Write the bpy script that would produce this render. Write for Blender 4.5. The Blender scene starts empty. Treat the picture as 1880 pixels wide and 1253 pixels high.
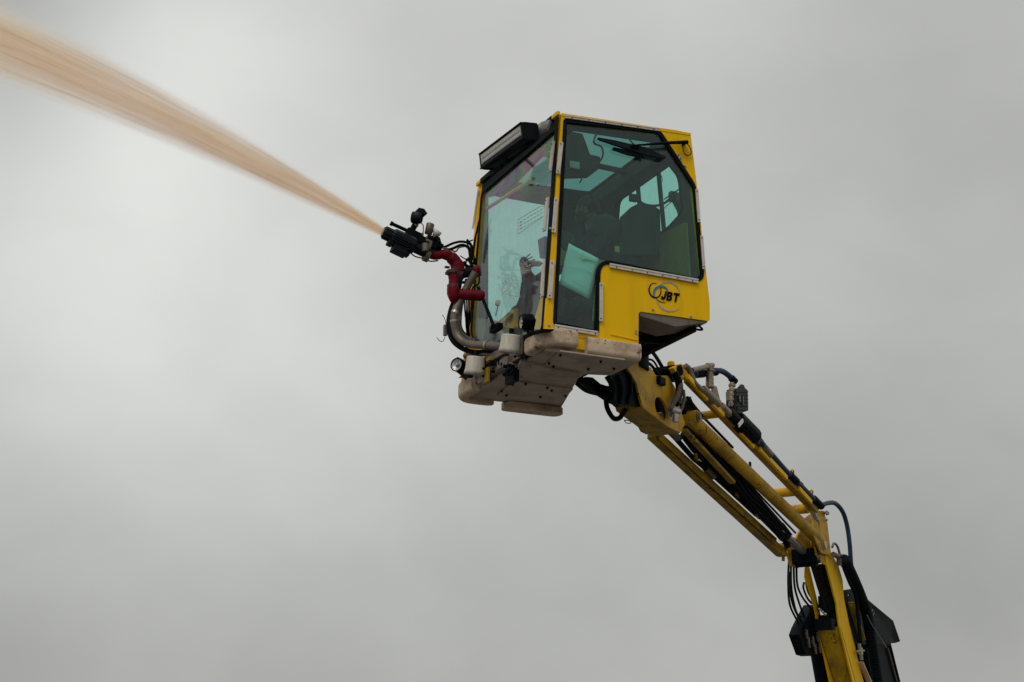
import bpy, bmesh, math, random
from mathutils import Vector, Matrix, geometry
from math import sin, cos, pi, radians as R
random.seed(7)
SC = bpy.context.scene
# ------------------------------------------------------------------ camera
FPX = 2600.0
AZ, EL, RO = R(24.7), R(16.55), R(0.3)
CAM = Vector((-4.557, -9.284, -3.136))
_f = Vector((sin(AZ)*cos(EL), cos(AZ)*cos(EL), sin(EL)))
_r0 = Vector((cos(AZ), -sin(AZ), 0)); _u0 = _r0.cross(_f)
_r = _r0*cos(RO)+_u0*sin(RO); _u = _u0*cos(RO)-_r0*sin(RO)
cd = bpy.data.cameras.new('camera'); co = bpy.data.objects.new('camera', cd)
SC.collection.objects.link(co)
cd.sensor_width = 36; cd.lens = 36*FPX/1880; cd.clip_start = .1; cd.clip_end = 3000
m = Matrix((_r, _u, -_f)).transposed().to_4x4(); m.translation = CAM
co.matrix_world = m
SC.camera = co
SC.cycles.volume_bounces = 12; SC.cycles.transparent_max_bounces = 24; SC.cycles.max_bounces = 10
SC.render.resolution_x, SC.render.resolution_y = 1024, 682
# ------------------------------------------------------------------ light
SC.view_settings.view_transform = 'Standard'; SC.view_settings.look = 'None'
SC.view_settings.exposure = 0.0; SC.view_settings.gamma = 1
SUN_EL, SUN_DIR = R(50), Vector((-.75, -.66, 0)).normalized()     # towards the sun
W = bpy.data.worlds.new('World'); SC.world = W; W.use_nodes = True
nt = W.node_tree; nt.nodes.clear()
def N(t, typ, **k):
    n = t.nodes.new(typ)
    for a, b in k.items():
        if a.startswith('i_'):
            key = a[2:]
            key = int(key) if key.isdigit() else key.replace('_', ' ')
            n.inputs[key].default_value = b
        else: setattr(n, a, b)
    return n
def mth(t, op, a, b=None, c=None, clamp=False):
    n = t.nodes.new('ShaderNodeMath'); n.operation = op; n.use_clamp = clamp
    for i, v in enumerate((a, b, c)):
        if v is None: continue
        if isinstance(v, (int, float)): n.inputs[i].default_value = v
        else: t.links.new(v, n.inputs[i])
    return n.outputs[0]
sky = N(nt, 'ShaderNodeTexSky', sky_type='NISHITA', sun_disc=False, sun_elevation=SUN_EL,
        sun_rotation=math.atan2(SUN_DIR.x, SUN_DIR.y), air_density=1.0, dust_density=4.0)
tc = N(nt, 'ShaderNodeTexCoord')
sep = N(nt, 'ShaderNodeSeparateXYZ'); nt.links.new(tc.outputs['Generated'], sep.inputs[0])
# overcast cloud deck: grey, brighter overhead, with soft brighter and darker banks
def bank(px, py, sharp, amp):
    d = (_r*(px-940)/FPX - _u*(py-626.5)/FPX + _f).normalized()
    dp = N(nt, 'ShaderNodeVectorMath', operation='DOT_PRODUCT')
    nn = N(nt, 'ShaderNodeVectorMath', operation='NORMALIZE')
    nt.links.new(tc.outputs['Generated'], nn.inputs[0])
    nt.links.new(nn.outputs[0], dp.inputs[0]); dp.inputs[1].default_value = d
    s = mth(nt, 'SUBTRACT', dp.outputs['Value'], 1.0)
    e = mth(nt, 'EXPONENT', mth(nt, 'MULTIPLY', s, sharp))
    return mth(nt, 'MULTIPLY', e, amp)
mp = N(nt, 'ShaderNodeMapping'); nt.links.new(tc.outputs['Generated'], mp.inputs[0]); mp.inputs['Scale'].default_value = (1, 1, 1.5)
no = N(nt, 'ShaderNodeTexNoise', i_Scale=2.6, i_Detail=3.0, i_Roughness=.42, i_Distortion=.5); nt.links.new(mp.outputs[0], no.inputs['Vector'])
val = mth(nt, 'MULTIPLY_ADD', mth(nt, 'SUBTRACT', no.outputs['Fac'], .5), .26, .535)
for b in [(230, 560, 60, .22), (300, 130, 160, .13), (1060, 430, 90, .05), (1800, 1150, 60, -.12), (1000, 1220, 90, -.06), (0, 0, 300, -.24), (1300, 80, 120, .03), (0, 1253, 45, -.16), (150, 820, 200, .05), (560, 760, 300, .04), (1130, 980, 200, -.03)]:
    val = mth(nt, 'ADD', val, bank(*b))
no2 = N(nt, 'ShaderNodeTexNoise', i_Scale=9.0, i_Detail=5.0, i_Roughness=.5, i_Distortion=.3); nt.links.new(mp.outputs[0], no2.inputs['Vector'])
val = mth(nt, 'MULTIPLY_ADD', mth(nt, 'SUBTRACT', no2.outputs['Fac'], .5), .11, val)
up = mth(nt, 'SMOOTH_MIN', mth(nt, 'MAXIMUM', mth(nt, 'SUBTRACT', sep.outputs['Z'], .45), 0), 1, .1)
val = mth(nt, 'MULTIPLY_ADD', up, .75, val)
cc = N(nt, 'ShaderNodeCombineColor')
nt.links.new(mth(nt, 'MULTIPLY', val, .99), cc.inputs[0]); nt.links.new(mth(nt, 'MULTIPLY', val, 1.0), cc.inputs[1]); nt.links.new(mth(nt, 'MULTIPLY', val, .962), cc.inputs[2])
bg1 = N(nt, 'ShaderNodeBackground', i_Strength=.05); nt.links.new(sky.outputs[0], bg1.inputs[0])
bg2 = N(nt, 'ShaderNodeBackground', i_Strength=1.0); nt.links.new(cc.outputs[0], bg2.inputs[0])
mx = N(nt, 'ShaderNodeMixShader', i_0=.94); nt.links.new(bg1.outputs[0], mx.inputs[1]); nt.links.new(bg2.outputs[0], mx.inputs[2])
wo = N(nt, 'ShaderNodeOutputWorld'); nt.links.new(mx.outputs[0], wo.inputs[0])
sd = bpy.data.lights.new('sun', 'SUN'); sd.energy = .95; sd.angle = R(22); sd.color = (1, .97, .92)
so = bpy.data.objects.new('sun', sd); SC.collection.objects.link(so)
so.rotation_euler = (SUN_DIR*cos(SUN_EL)+Vector((0, 0, sin(SUN_EL)))).to_track_quat('Z', 'Y').to_euler()
# ------------------------------------------------------------------ real planes of the machine
# frame: origin = lower front near corner of the cab, X to the rear of the cab, Y across, Z up
def ray(x, y): return _r*((x-940)/FPX) - _u*((y-626.5)/FPX) + _f
def onplane(x, y, n, d):
    v = ray(x, y); n = Vector(n); return CAM + v*((d-CAM.dot(n))/v.dot(n))
def S(x, y, Y=0.0): return onplane(x, y, (0, 1, 0), Y)
def PX(x, y, X): return onplane(x, y, (1, 0, 0), X)
def PZ(x, y, Z): return onplane(x, y, (0, 0, 1), Z)
FN = Vector((1.9, 0, -.129)).normalized()
def FR(x, y, d=0.0): return onplane(x, y, FN, d)       # slanted front face; d<0 in front
PSI = R(35)
BL = Vector((cos(PSI), sin(PSI), 0)); BW = Vector((sin(PSI), -cos(PSI), 0)); BO_ = Vector((.95, .85, 0))
def B(x, y, t=0.0): return onplane(x, y, BW, BO_.dot(BW)+t)   # vertical planes of the slewed boom
V = Vector
# ------------------------------------------------------------------ materials
def mat(name, base, rough=.5, metal=0.0, dirt=None, dirt_amt=.5, dscale=4.0, bump=.0, bscale=60, spec=.5, coat=0, grain=0.12, stretch=(1, 1, 1), chips=0, chipcol=(.06, .04, .03)):
    M = bpy.data.materials.new(name); M.use_nodes = True; t = M.node_tree
    p = t.nodes['Principled BSDF']; p.inputs['Roughness'].default_value = rough; p.inputs['Metallic'].default_value = metal
    p.inputs['Specular IOR Level'].default_value = spec
    if coat: p.inputs['Coat Weight'].default_value = coat; p.inputs['Coat Roughness'].default_value = .15
    c = N(t, 'ShaderNodeTexCoord'); mpp = N(t, 'ShaderNodeMapping'); t.links.new(c.outputs['Object'], mpp.inputs[0]); mpp.inputs['Scale'].default_value = stretch
    n1 = N(t, 'ShaderNodeTexNoise', i_Scale=dscale, i_Detail=7.0, i_Roughness=.62); t.links.new(mpp.outputs[0], n1.inputs['Vector'])
    n2 = N(t, 'ShaderNodeTexNoise', i_Scale=dscale*9, i_Detail=4.0, i_Roughness=.6); t.links.new(mpp.outputs[0], n2.inputs['Vector'])
    dc = dirt if dirt else tuple(x*.45 for x in base)
    rp = N(t, 'ShaderNodeMapRange', i_1=.45, i_2=.78); t.links.new(n1.outputs['Fac'], rp.inputs[0])
    f1 = mth(t, 'MULTIPLY', rp.outputs[0], dirt_amt)
    f1 = mth(t, 'ADD', f1, mth(t, 'MULTIPLY', mth(t, 'SUBTRACT', n2.outputs['Fac'], .45), grain), clamp=True)
    mix = N(t, 'ShaderNodeMix', data_type='RGBA'); mix.inputs['A'].default_value = (*base, 1); mix.inputs['B'].default_value = (*dc, 1)
    t.links.new(f1, mix.inputs['Factor']); t.links.new(mix.outputs['Result'], p.inputs['Base Color'])
    if chips:
        n4 = N(t, 'ShaderNodeTexNoise', i_Scale=chips, i_Detail=3.0, i_Roughness=.55); t.links.new(c.outputs['Object'], n4.inputs['Vector'])
        n5 = N(t, 'ShaderNodeTexNoise', i_Scale=chips*.12, i_Detail=2.0); t.links.new(c.outputs['Object'], n5.inputs['Vector'])
        cf = N(t, 'ShaderNodeMapRange', i_1=1.20, i_2=1.30); t.links.new(mth(t, 'ADD', n4.outputs['Fac'], n5.outputs['Fac']), cf.inputs[0])
        cm = N(t, 'ShaderNodeMix', data_type='RGBA'); t.links.new(mix.outputs['Result'], cm.inputs['A']); cm.inputs['B'].default_value = (*chipcol, 1)
        t.links.new(mth(t, 'MULTIPLY', cf.outputs[0], .85), cm.inputs['Factor']); t.links.new(cm.outputs['Result'], p.inputs['Base Color'])
    rr = mth(t, 'MULTIPLY_ADD', n2.outputs['Fac'], .25, rough-.1, clamp=True); t.links.new(rr, p.inputs['Roughness'])
    if bump:
        n3 = N(t, 'ShaderNodeTexNoise', i_Scale=bscale, i_Detail=4.0); t.links.new(mpp.outputs[0], n3.inputs['Vector'])
        b = N(t, 'ShaderNodeBump', i_Strength=bump, i_Distance=.01); t.links.new(n3.outputs['Fac'], b.inputs['Height']); t.links.new(b.outputs[0], p.inputs['Normal'])
    return M
def glass(name, tint, refl=1.0, rcol=(1, 1, 1), rough=.03, film=0.0, irid=False):
    M = bpy.data.materials.new(name); M.use_nodes = True; t = M.node_tree; t.nodes.clear()
    out = N(t, 'ShaderNodeOutputMaterial'); tr = N(t, 'ShaderNodeBsdfTransparent'); gl = N(t, 'ShaderNodeBsdfGlossy', i_Roughness=rough)
    tr.inputs[0].default_value = (*tint, 1); gl.inputs[0].default_value = (*rcol, 1)
    lw = N(t, 'ShaderNodeLayerWeight', i_Blend=.5)        # Schlick reflectance, the same from both sides of the pane
    fac = mth(t, 'MULTIPLY', mth(t, 'MULTIPLY_ADD', mth(t, 'POWER', lw.outputs['Facing'], 5.0), .55, .032), refl, clamp=True)
    mx = N(t, 'ShaderNodeMixShader'); t.links.new(fac, mx.inputs[0]); t.links.new(tr.outputs[0], mx.inputs[1]); t.links.new(gl.outputs[0], mx.inputs[2])
    c = N(t, 'ShaderNodeTexCoord')
    last = mx.outputs[0]
    if irid:   # stress-colour sheen painted as noise into the reflection colour
        mp = N(t, 'ShaderNodeMapping'); mp.inputs['Scale'].default_value = (1, .9, 1.6); t.links.new(c.outputs['Object'], mp.inputs[0])
        nz = N(t, 'ShaderNodeTexNoise', i_Scale=1.6, i_Detail=1.5, i_Distortion=.8); t.links.new(mp.outputs[0], nz.inputs['Vector'])
        cr = N(t, 'ShaderNodeValToRGB'); t.links.new(nz.outputs['Fac'], cr.inputs[0])
        e = cr.color_ramp.elements; e[0].position = .30; e[0].color = (.25, .75, .45, 1); e[1].position = .72; e[1].color = (.35, .8, .6, 1)
        for ps, cl in ((.40, (.85, .35, .75, 1)), (.48, (.75, .7, .55, 1)), (.54, (.3, .7, .35, 1)), (.61, (.7, .3, .7, 1))):
            q = e.new(ps); q.color = cl
        sz = N(t, 'ShaderNodeSeparateXYZ'); t.links.new(c.outputs['Object'], sz.inputs[0])     # painted sheen is stronger towards the top
        hm = N(t, 'ShaderNodeMapRange', i_1=1.25, i_2=1.6); t.links.new(sz.outputs[2], hm.inputs[0])
        im = N(t, 'ShaderNodeMix', data_type='RGBA'); im.inputs['A'].default_value = (.62, .66, .64, 1); t.links.new(cr.outputs[0], im.inputs['B']); t.links.new(hm.outputs[0], im.inputs['Factor'])
        t.links.new(im.outputs['Result'], gl.inputs[0])
        fa = mth(t, 'MULTIPLY_ADD', hm.outputs[0], .10, fac, clamp=True); t.links.new(fa, mx.inputs[0])
    if film:
        mp = N(t, 'ShaderNodeMapping'); mp.inputs['Scale'].default_value = (14, 14, 2.2); t.links.new(c.outputs['Object'], mp.inputs[0])
        nz = N(t, 'ShaderNodeTexNoise', i_Scale=2.2, i_Detail=8.0, i_Roughness=.65, i_Distortion=.6); t.links.new(mp.outputs[0], nz.inputs['Vector'])
        rg = N(t, 'ShaderNodeMapRange', i_1=.42, i_2=.85, i_3=film*.35, i_4=film*2.2); t.links.new(nz.outputs['Fac'], rg.inputs[0])
        df = N(t, 'ShaderNodeBsdfDiffuse'); df.inputs[0].default_value = (.6, .62, .6, 1)
        m2 = N(t, 'ShaderNodeMixShader'); t.links.new(rg.outputs[0], m2.inputs[0]); t.links.new(last, m2.inputs[1]); t.links.new(df.outputs[0], m2.inputs[2]); last = m2.outputs[0]
    t.links.new(last, out.inputs[0]); return M
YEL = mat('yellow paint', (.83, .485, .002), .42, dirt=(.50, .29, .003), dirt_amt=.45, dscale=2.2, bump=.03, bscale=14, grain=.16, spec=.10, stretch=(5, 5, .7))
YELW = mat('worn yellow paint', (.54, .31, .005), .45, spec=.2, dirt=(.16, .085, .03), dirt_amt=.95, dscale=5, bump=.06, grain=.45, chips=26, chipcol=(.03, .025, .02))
YELD = mat('shaded dusty yellow paint', (.36, .22, .014), .5, spec=.12, dirt=(.085, .058, .026), dirt_amt=.95, dscale=7, bump=.06, grain=.6, chips=26, chipcol=(.03, .025, .02))  # dusty, with the weak light from below darkened into its base
BLK = mat('black rubber', (.004, .006, .008), .6, dirt=(.016, .017, .017), dirt_amt=.5, dscale=14, spec=.07)
BLKM = mat('black painted metal', (.003, .005, .008), .5, dirt=(.018, .018, .017), dirt_amt=.4, dscale=16, bump=.04, spec=.05)
BLKP = mat('black plastic', (.005, .008, .011), .42, dirt=(.02, .02, .02), dirt_amt=.35, dscale=22, spec=.12)
CRM = mat('scuffed cream plastic', (.58, .44, .31), .55, dirt=(.20, .13, .08), dirt_amt=.9, dscale=5, bump=.12, grain=.75, spec=.25, chips=60)
STRIP = mat('pale aluminium strip', (.60, .54, .47), .5, dirt=(.32, .26, .2), dirt_amt=.6, dscale=18, grain=.35)
PLATE = mat('taupe floor plate', (.41, .335, .265), .5, spec=.12, dirt=(.15, .11, .08), dirt_amt=.8, dscale=5, bump=.08, grain=.35)
RED = mat('red painted pipe', (.165, .003, .013), .45, spec=.12, dirt=(.04, .006, .008), dirt_amt=.95, dscale=14, bump=.1, grain=.3)
PIPE = mat('grey brown steel pipe', (.17, .135, .11), .42, metal=.25, dirt=(.07, .055, .045), dirt_amt=.8, dscale=12, bump=.08, grain=.3)
STEEL = mat('bare steel', (.42, .40, .37), .36, metal=.75, dirt=(.16, .12, .09), dirt_amt=.7, dscale=20, grain=.3)
FIT = mat('dirty brass fitting', (.27, .22, .16), .42, metal=.5, dirt=(.12, .09, .07), dirt_amt=.9, dscale=22, bump=.1, grain=.35)
BLUE = mat('blue hose rubber', (.018, .042, .085), .5, spec=.2, dirt=(.05, .06, .075), dirt_amt=.6, dscale=16)
PVC = mat('grimy white plastic', (.54, .50, .43), .5, spec=.2, dirt=(.24, .19, .14), dirt_amt=.6, dscale=9, grain=.35, stretch=(3, 3, .6))
PAPER = mat('white paper', (.70, .71, .68), .8, dirt_amt=.1)
INT = mat('dark interior lining', (.030, .036, .034), .75, dirt=(.02, .022, .02), dirt_amt=.5, dscale=3)
INTG = mat('grey interior panel', (.66, .62, .54), .7, dirt=(.11, .10, .09), dirt_amt=.6, dscale=5)
INTY = mat('ochre interior panel', (.16, .13, .02), .65, dirt=(.05, .045, .02), dirt_amt=.8, dscale=4)
SEATM = mat('charcoal seat fabric', (.03, .032, .034), .85, bump=.2, bscale=200)
CLOTH = mat('dark work clothes', (.014, .012, .030), .85, bump=.3, bscale=30)
SKIN = mat('skin', (.26, .14, .11), .55, dirt_amt=.3)
INK = mat('printed ink', (.003, .003, .005), .5, dirt_amt=.1, spec=.05, grain=0)
GREYP = mat('grey print', (.38, .33, .28), .5, dirt_amt=.1)
BLUEP = mat('blue print', (.012, .15, .38), .45, dirt_amt=.1)
OLIVE = mat('pale olive tube', (.62, .56, .22), .5)
PUR = mat('purple cast grip', (.045, .015, .075), .45)  # purple cast of polarised light put into the colour
LENS = mat('lamp reflector', (.50, .50, .48), .22, metal=.6, dirt_amt=.2, dscale=40, bump=.4, bscale=120)
WHT = mat('white dial', (.7, .68, .64), .5)
ASPH = mat('wet asphalt', (.085, .08, .075), .55, dirt=(.16, .15, .14), dirt_amt=.6, dscale=.5, bump=.2)
GLS = glass('teal tinted side glass', (.70, .925, .885), 1.0, rough=.02, film=.016)
GLF = glass('tinted windscreen glass', (.94, .985, .985), 1.4, irid=True, rough=.03, film=.075)
GLR = glass('teal tinted rear glass', (.84, .97, .945), 1.0, rough=.03, film=.04)
GLT = glass('smoked roof glass', (.50, .66, .65), 1.0, rough=.03, film=.02)
# ------------------------------------------------------------------ mesh builder
def rnd(pts, r, n=5):
    """round the corners of a polygon; r number or list"""
    out = []; L = len(pts)
    for i in range(L):
        p = V(pts[i]); a = V(pts[i-1])-p; b = V(pts[(i+1) % L])-p
        q = r[i] if isinstance(r, (list, tuple)) else r
        q = min(q, a.length*.48, b.length*.48)
        if q < 1e-5: out.append(p); continue
        A = p+a.normalized()*q; C = p+b.normalized()*q
        for k in range(n+1):
            s = k/n; out.append(A*(1-s)**2+p*2*s*(1-s)+C*s*s)
    return out
def inset(pts, d, nrm):
    """move the edges of a planar polygon inwards by d"""
    nrm = V(nrm).normalized(); L = len(pts); P = [V(p) for p in pts]
    area = V((0, 0, 0))
    for i in range(L): area += P[i].cross(P[(i+1) % L])
    sg = 1 if area.dot(nrm) > 0 else -1
    out = []
    for i in range(L):
        e1 = (P[i]-P[i-1]).normalized(); e2 = (P[(i+1) % L]-P[i]).normalized()
        n1 = nrm.cross(e1)*sg; n2 = nrm.cross(e2)*sg
        b = n1+n2
        b = b/max(.35, b.length_squared/2) if b.length > 1e-6 else n1
        out.append(P[i]+b*d)
    return out
def smooth(pts, n=6):
    P = [V(p) for p in pts]
    if len(P) < 3: return P
    Q = [P[0]*2-P[1]]+P+[P[-1]*2-P[-2]]; out = []
    for i in range(1, len(Q)-2):
        a, b, c, d = Q[i-1:i+3]
        for k in range(n):
            t = k/n
            out.append(.5*((2*b)+(c-a)*t+(2*a-5*b+4*c-d)*t*t+(3*b-a-3*c+d)*t**3))
    out.append(P[-1]); return out
class MB:
    def __init__(s): s.v = []; s.f = []; s.sm = []; s.grp = []
    def add(s, vs, fs, sm=False):
        o = len(s.v); s.v += [tuple(v) for v in vs]; s.f += [tuple(i+o for i in f) for f in fs]; s.sm += [sm]*len(fs); return s
    def plate(s, outer, holes, vec):
        """flat sheet with holes, given a thickness along vec"""
        loops = [[V(p) for p in outer]]+[[V(p) for p in h] for h in holes]
        nr = V((0, 0, 0)); l0 = loops[0]
        for i in range(len(l0)): nr += (l0[i]-l0[0]).cross(l0[(i+1) % len(l0)]-l0[0])
        nr.normalize(); ux = nr.orthogonal().normalized(); uy = nr.cross(ux)
        pts = [p for l in loops for p in l]; n = len(pts); vec = V(vec)
        p2 = [V((p.dot(ux), p.dot(uy))) for p in pts]; fl = []; o = 0
        for l in loops: fl.append(list(range(o, o+len(l)))); o += len(l)
        ov_, _, of_, orig, _, _ = geometry.delaunay_2d_cdt(p2, [], fl, 1, 1e-7)
        back = [q[0] if q else None for q in orig]; fs = []
        def inside(c, idx):
            r = False; k = len(idx)
            for i in range(k):
                a, b = p2[idx[i]], p2[idx[(i+1) % k]]
                if (a.y > c.y) != (b.y > c.y) and c.x < (b.x-a.x)*(c.y-a.y)/(b.y-a.y)+a.x: r = not r
            return r
        for f in of_:
            if any(back[i] is None for i in f): continue
            c = (ov_[f[0]]+ov_[f[1]]+ov_[f[2]])/3
            if not inside(c, fl[0]) or any(inside(c, h) for h in fl[1:]): continue
            f = [back[i] for i in f]; fs.append(tuple(f)); fs.append(tuple(n+i for i in reversed(f)))
        o = 0
        for l in loops:
            k = len(l)
            for i in range(k): a, b = o+i, o+(i+1) % k; fs.append((a, b, n+b, n+a))
            o += k
        return s.add(pts+[p+vec for p in pts], fs)
    def prism(s, pts, vec): return s.plate(pts, [], vec)
    def box(s, c, size, ax=None):
        c = V(c); a = ax or (V((1, 0, 0)), V((0, 1, 0)), V((0, 0, 1))); h = [x/2 for x in size]
        vs = [c+a[0]*h[0]*i+a[1]*h[1]*j+a[2]*h[2]*k for i in (-1, 1) for j in (-1, 1) for k in (-1, 1)]
        return s.add(vs, [(0, 1, 3, 2), (4, 6, 7, 5), (0, 4, 5, 1), (2, 3, 7, 6), (0, 2, 6, 4), (1, 5, 7, 3)])
    def beam(s, p0, p1, w, h, side=None):
        """rectangular bar from p0 to p1; w along side, h perpendicular"""
        p0, p1 = V(p0), V(p1); d = p1-p0; L = d.length; d.normalize()
        sd = V(side) if side is not None else V((0, 1, 0)); sd = (sd-d*sd.dot(d)).normalized(); u = d.cross(sd)
        return s.box((p0+p1)/2, (L, w, h), (d, sd, u))
    def tube(s, pts, r, seg=12, cap=True, sm=True, flat=None, side=None):
        P = [V(p) for p in pts]; n = len(P); rr = r if isinstance(r, (list, tuple)) else [r]*n
        T = [(P[min(i+1, n-1)]-P[max(i-1, 0)]).normalized() for i in range(n)]
        u = V(side) if side is not None else (V((0, 0, 1)) if abs(T[0].z) < .9 else V((1, 0, 0)))
        vs = []; fs = []
        for i in range(n):
            u = (u-T[i]*u.dot(T[i])).normalized(); w = T[i].cross(u)
            for k in range(seg):
                a = 2*pi*k/seg; vs.append(P[i]+(u*cos(a)*(flat or 1)+w*sin(a))*rr[i])
        for i in range(n-1):
            for k in range(seg):
                a = i*seg+k; b = i*seg+(k+1) % seg; fs.append((a, b, b+seg, a+seg))
        s.add(vs, fs, sm)
        if cap: s.add(vs[:seg], [tuple(reversed(range(seg)))]); s.add(vs[-seg:], [tuple(range(seg))])
        return s
    def cyl(s, p0, p1, r, r1=None, seg=20): return s.tube([p0, p1], [r, r if r1 is None else r1], seg)
    def lathe(s, o, ax, prof, seg=24, sm=True):
        """prof: list of (distance along axis, radius)"""
        o = V(o); ax = V(ax).normalized(); u = ax.orthogonal().normalized(); w = ax.cross(u); vs = []; fs = []
        for d, r in prof:
            for k in range(seg): a = 2*pi*k/seg; vs.append(o+ax*d+(u*cos(a)+w*sin(a))*max(r, 1e-4))
        for i in range(len(prof)-1):
            for k in range(seg): a = i*seg+k; b = i*seg+(k+1) % seg; fs.append((a, b, b+seg, a+seg))
        return s.add(vs, fs, sm)
    def ribbed(s, pts, r, pitch=.018, seg=12, depth=.12):
        P = [V(p) for p in pts]; out = []; rr = []; acc = 0
        for i in range(len(P)-1):
            L = (P[i+1]-P[i]).length; k = max(1, int(L/(pitch/4)))
            for j in range(k): out.append(P[i].lerp(P[i+1], j/k)); rr.append(r*(1+depth*(1 if int((acc+L*j/k)/(pitch/2)) % 2 else -1)))
            acc += L
        return s.tube(out, rr, seg, sm=False)
    def ball(s, c, rad, ax=None, seg=16, rings=10):
        c = V(c); a = ax or (V((1, 0, 0)), V((0, 1, 0)), V((0, 0, 1))); rad = rad if isinstance(rad, tuple) else (rad,)*3
        vs = []; fs = []
        for i in range(rings+1):
            th = pi*i/rings
            for k in range(seg):
                ph = 2*pi*k/seg; q = (sin(th)*cos(ph), sin(th)*sin(ph), cos(th))
                vs.append(c+a[0]*q[0]*rad[0]+a[1]*q[1]*rad[1]+a[2]*q[2]*rad[2])
        for i in range(rings):
            for k in range(seg): p = i*seg+k; q = i*seg+(k+1) % seg; fs.append((p, q, q+seg, p+seg))
        return s.add(vs, fs, True)
    def bolt(s, p, n, r=.010, h=.007):
        p = V(p); n = V(n).normalized(); s.cyl(p-n*.002, p+n*h*.4, r*1.35, seg=12); return s.tube([p+n*h*.4, p+n*h*1.6], r, 6, sm=False)
    def clusters(s):
        """groups of faces that really touch: a bolt, a clamp, a length of hose each become one object"""
        par = list(range(len(s.v)))
        def find(a):
            while par[a] != a: par[a] = par[par[a]]; a = par[a]
            return a
        for f in s.f:
            r = find(f[0])
            for i in f[1:]: par[find(i)] = r
        for i, o in s.grp:                               # caps share their tube
            par[find(i)] = find(o)
        comp = {}
        for k, f in enumerate(s.f): comp.setdefault(find(f[0]), []).append(k)
        cs = list(comp.values()); n = len(cs)
        if n == 1: return cs
        from mathutils.bvhtree import BVHTree
        tr = []; bb = []
        for c in cs:
            tr.append(BVHTree.FromPolygons([V(v) for v in s.v], [s.f[k] for k in c]))
            vs = [s.v[i] for k in c for i in s.f[k]]; bb.append(([min(v[j] for v in vs) for j in range(3)], [max(v[j] for v in vs) for j in range(3)], vs))
        g = list(range(n))
        def fd(a):
            while g[a] != a: a = g[a]
            return a
        e = .003
        for i in range(n):
            for j in range(i+1, n):
                if fd(i) == fd(j): continue
                if any(bb[i][0][q] > bb[j][1][q]+e or bb[j][0][q] > bb[i][1][q]+e for q in range(3)): continue
                hit = bool(tr[i].overlap(tr[j]))
                if not hit:
                    a, b = (i, j) if len(bb[i][2]) < len(bb[j][2]) else (j, i)
                    for v in bb[a][2][:400]:
                        if tr[b].find_nearest(V(v), .006)[0] is not None: hit = True; break
                if hit: g[fd(i)] = fd(j)
        out = {}
        for i in range(n): out.setdefault(fd(i), []).extend(cs[i])
        return list(out.values())
    def build(s, name, M, parent=None, bevel=0.0, label=None, keep=False):
        cl = [list(range(len(s.f)))] if keep else s.clusters()
        res = None
        if len(cl) > 1: cl.sort(key=len, reverse=True)
        for c in cl:
            mp_ = {}; vs = []; fs = []
            for k in c:
                ff = []
                for i in s.f[k]:
                    if i not in mp_: mp_[i] = len(vs); vs.append(s.v[i])
                    ff.append(mp_[i])
                fs.append(tuple(ff))
            o = s.build1(name, M, parent, bevel, label, vs, fs, [s.sm[k] for k in c]); res = res or o
        return res
    def build1(s, name, M, parent, bevel, label, v, f, sm):
        me = bpy.data.meshes.new(name); me.from_pydata(v, [], f)
        if len(me.polygons) == len(sm): me.polygons.foreach_set('use_smooth', sm)
        bm = bmesh.new(); bm.from_mesh(me); bmesh.ops.recalc_face_normals(bm, faces=bm.faces); bm.to_mesh(me); bm.free()
        me.materials.append(M); o = bpy.data.objects.new(name, me); SC.collection.objects.link(o)
        if parent:
            o.parent = parent; q = parent; loc = V((0, 0, 0))
            while q: loc += q.location; q = q.parent
            me.transform(Matrix.Translation(-loc))
        if bevel:
            b = o.modifiers.new('bevel', 'BEVEL'); b.width = bevel; b.segments = 2; b.limit_method = 'ANGLE'; b.angle_limit = R(40)
        if label: o['label'] = label
        return o
def tag(o, label, cat=None, group=None, kind=None):
    o['label'] = label
    if cat: o['category'] = cat
    if group: o['group'] = group
    if kind: o['kind'] = kind
    return o
def empty(name, loc):
    o = bpy.data.objects.new(name, None); SC.collection.objects.link(o); o.location = loc; return o
NY = V((0, -1, 0)); SX = V((1, 0, 0)); SY = V((0, 1, 0)); SZ = V((0, 0, 1))
# ------------------------------------------------------------------ ground
GZ = -4.84
g = MB(); g.add([(-1500, -1500, GZ), (1500, -1500, GZ), (1500, 1500, GZ), (-1500, 1500, GZ)], [(0, 1, 2, 3)])
go = g.build('ground', ASPH); go['kind'] = 'structure'

MACH = empty('deicing_lift', (0, 0, 0))
tag(MACH, 'yellow glass operator cab on a folding yellow boom with a front spray nozzle', 'boom lift')
#@@CAB
# ================================================================== CAB
WY = 1.64                                   # cab width
near_outer = rnd([S(1000, 607), S(1172, 642), S(1172.5, 572), S(1303, 590), S(1303, 556), S(1295, 490), S(1280, 345), S(1268, 247), S(1240, 241), S(1031, 210)],
                 [.004, .004, .03, .02, .01, .03, .05, .006, .02, .004])
win_px = [(1035.5, 219.5), (1211, 240), (1277, 342), (1291.5, 517), (1114, 488), (1098.5, 484)]
win_px = [(1035.5, 219.5), (1211, 240), (1277, 342), (1292.5, 519.5), (1101, 481), (1098, 613), (1016, 597.5)]
win_r = [.02, .05, .06, .10, .11, .02, .04]
near_win = rnd([S(*p) for p in win_px], win_r, 7)
cb = MB(); TH = .03
shell = MB()
shell.plate(near_outer, [near_win], (0, TH, 0))
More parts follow.
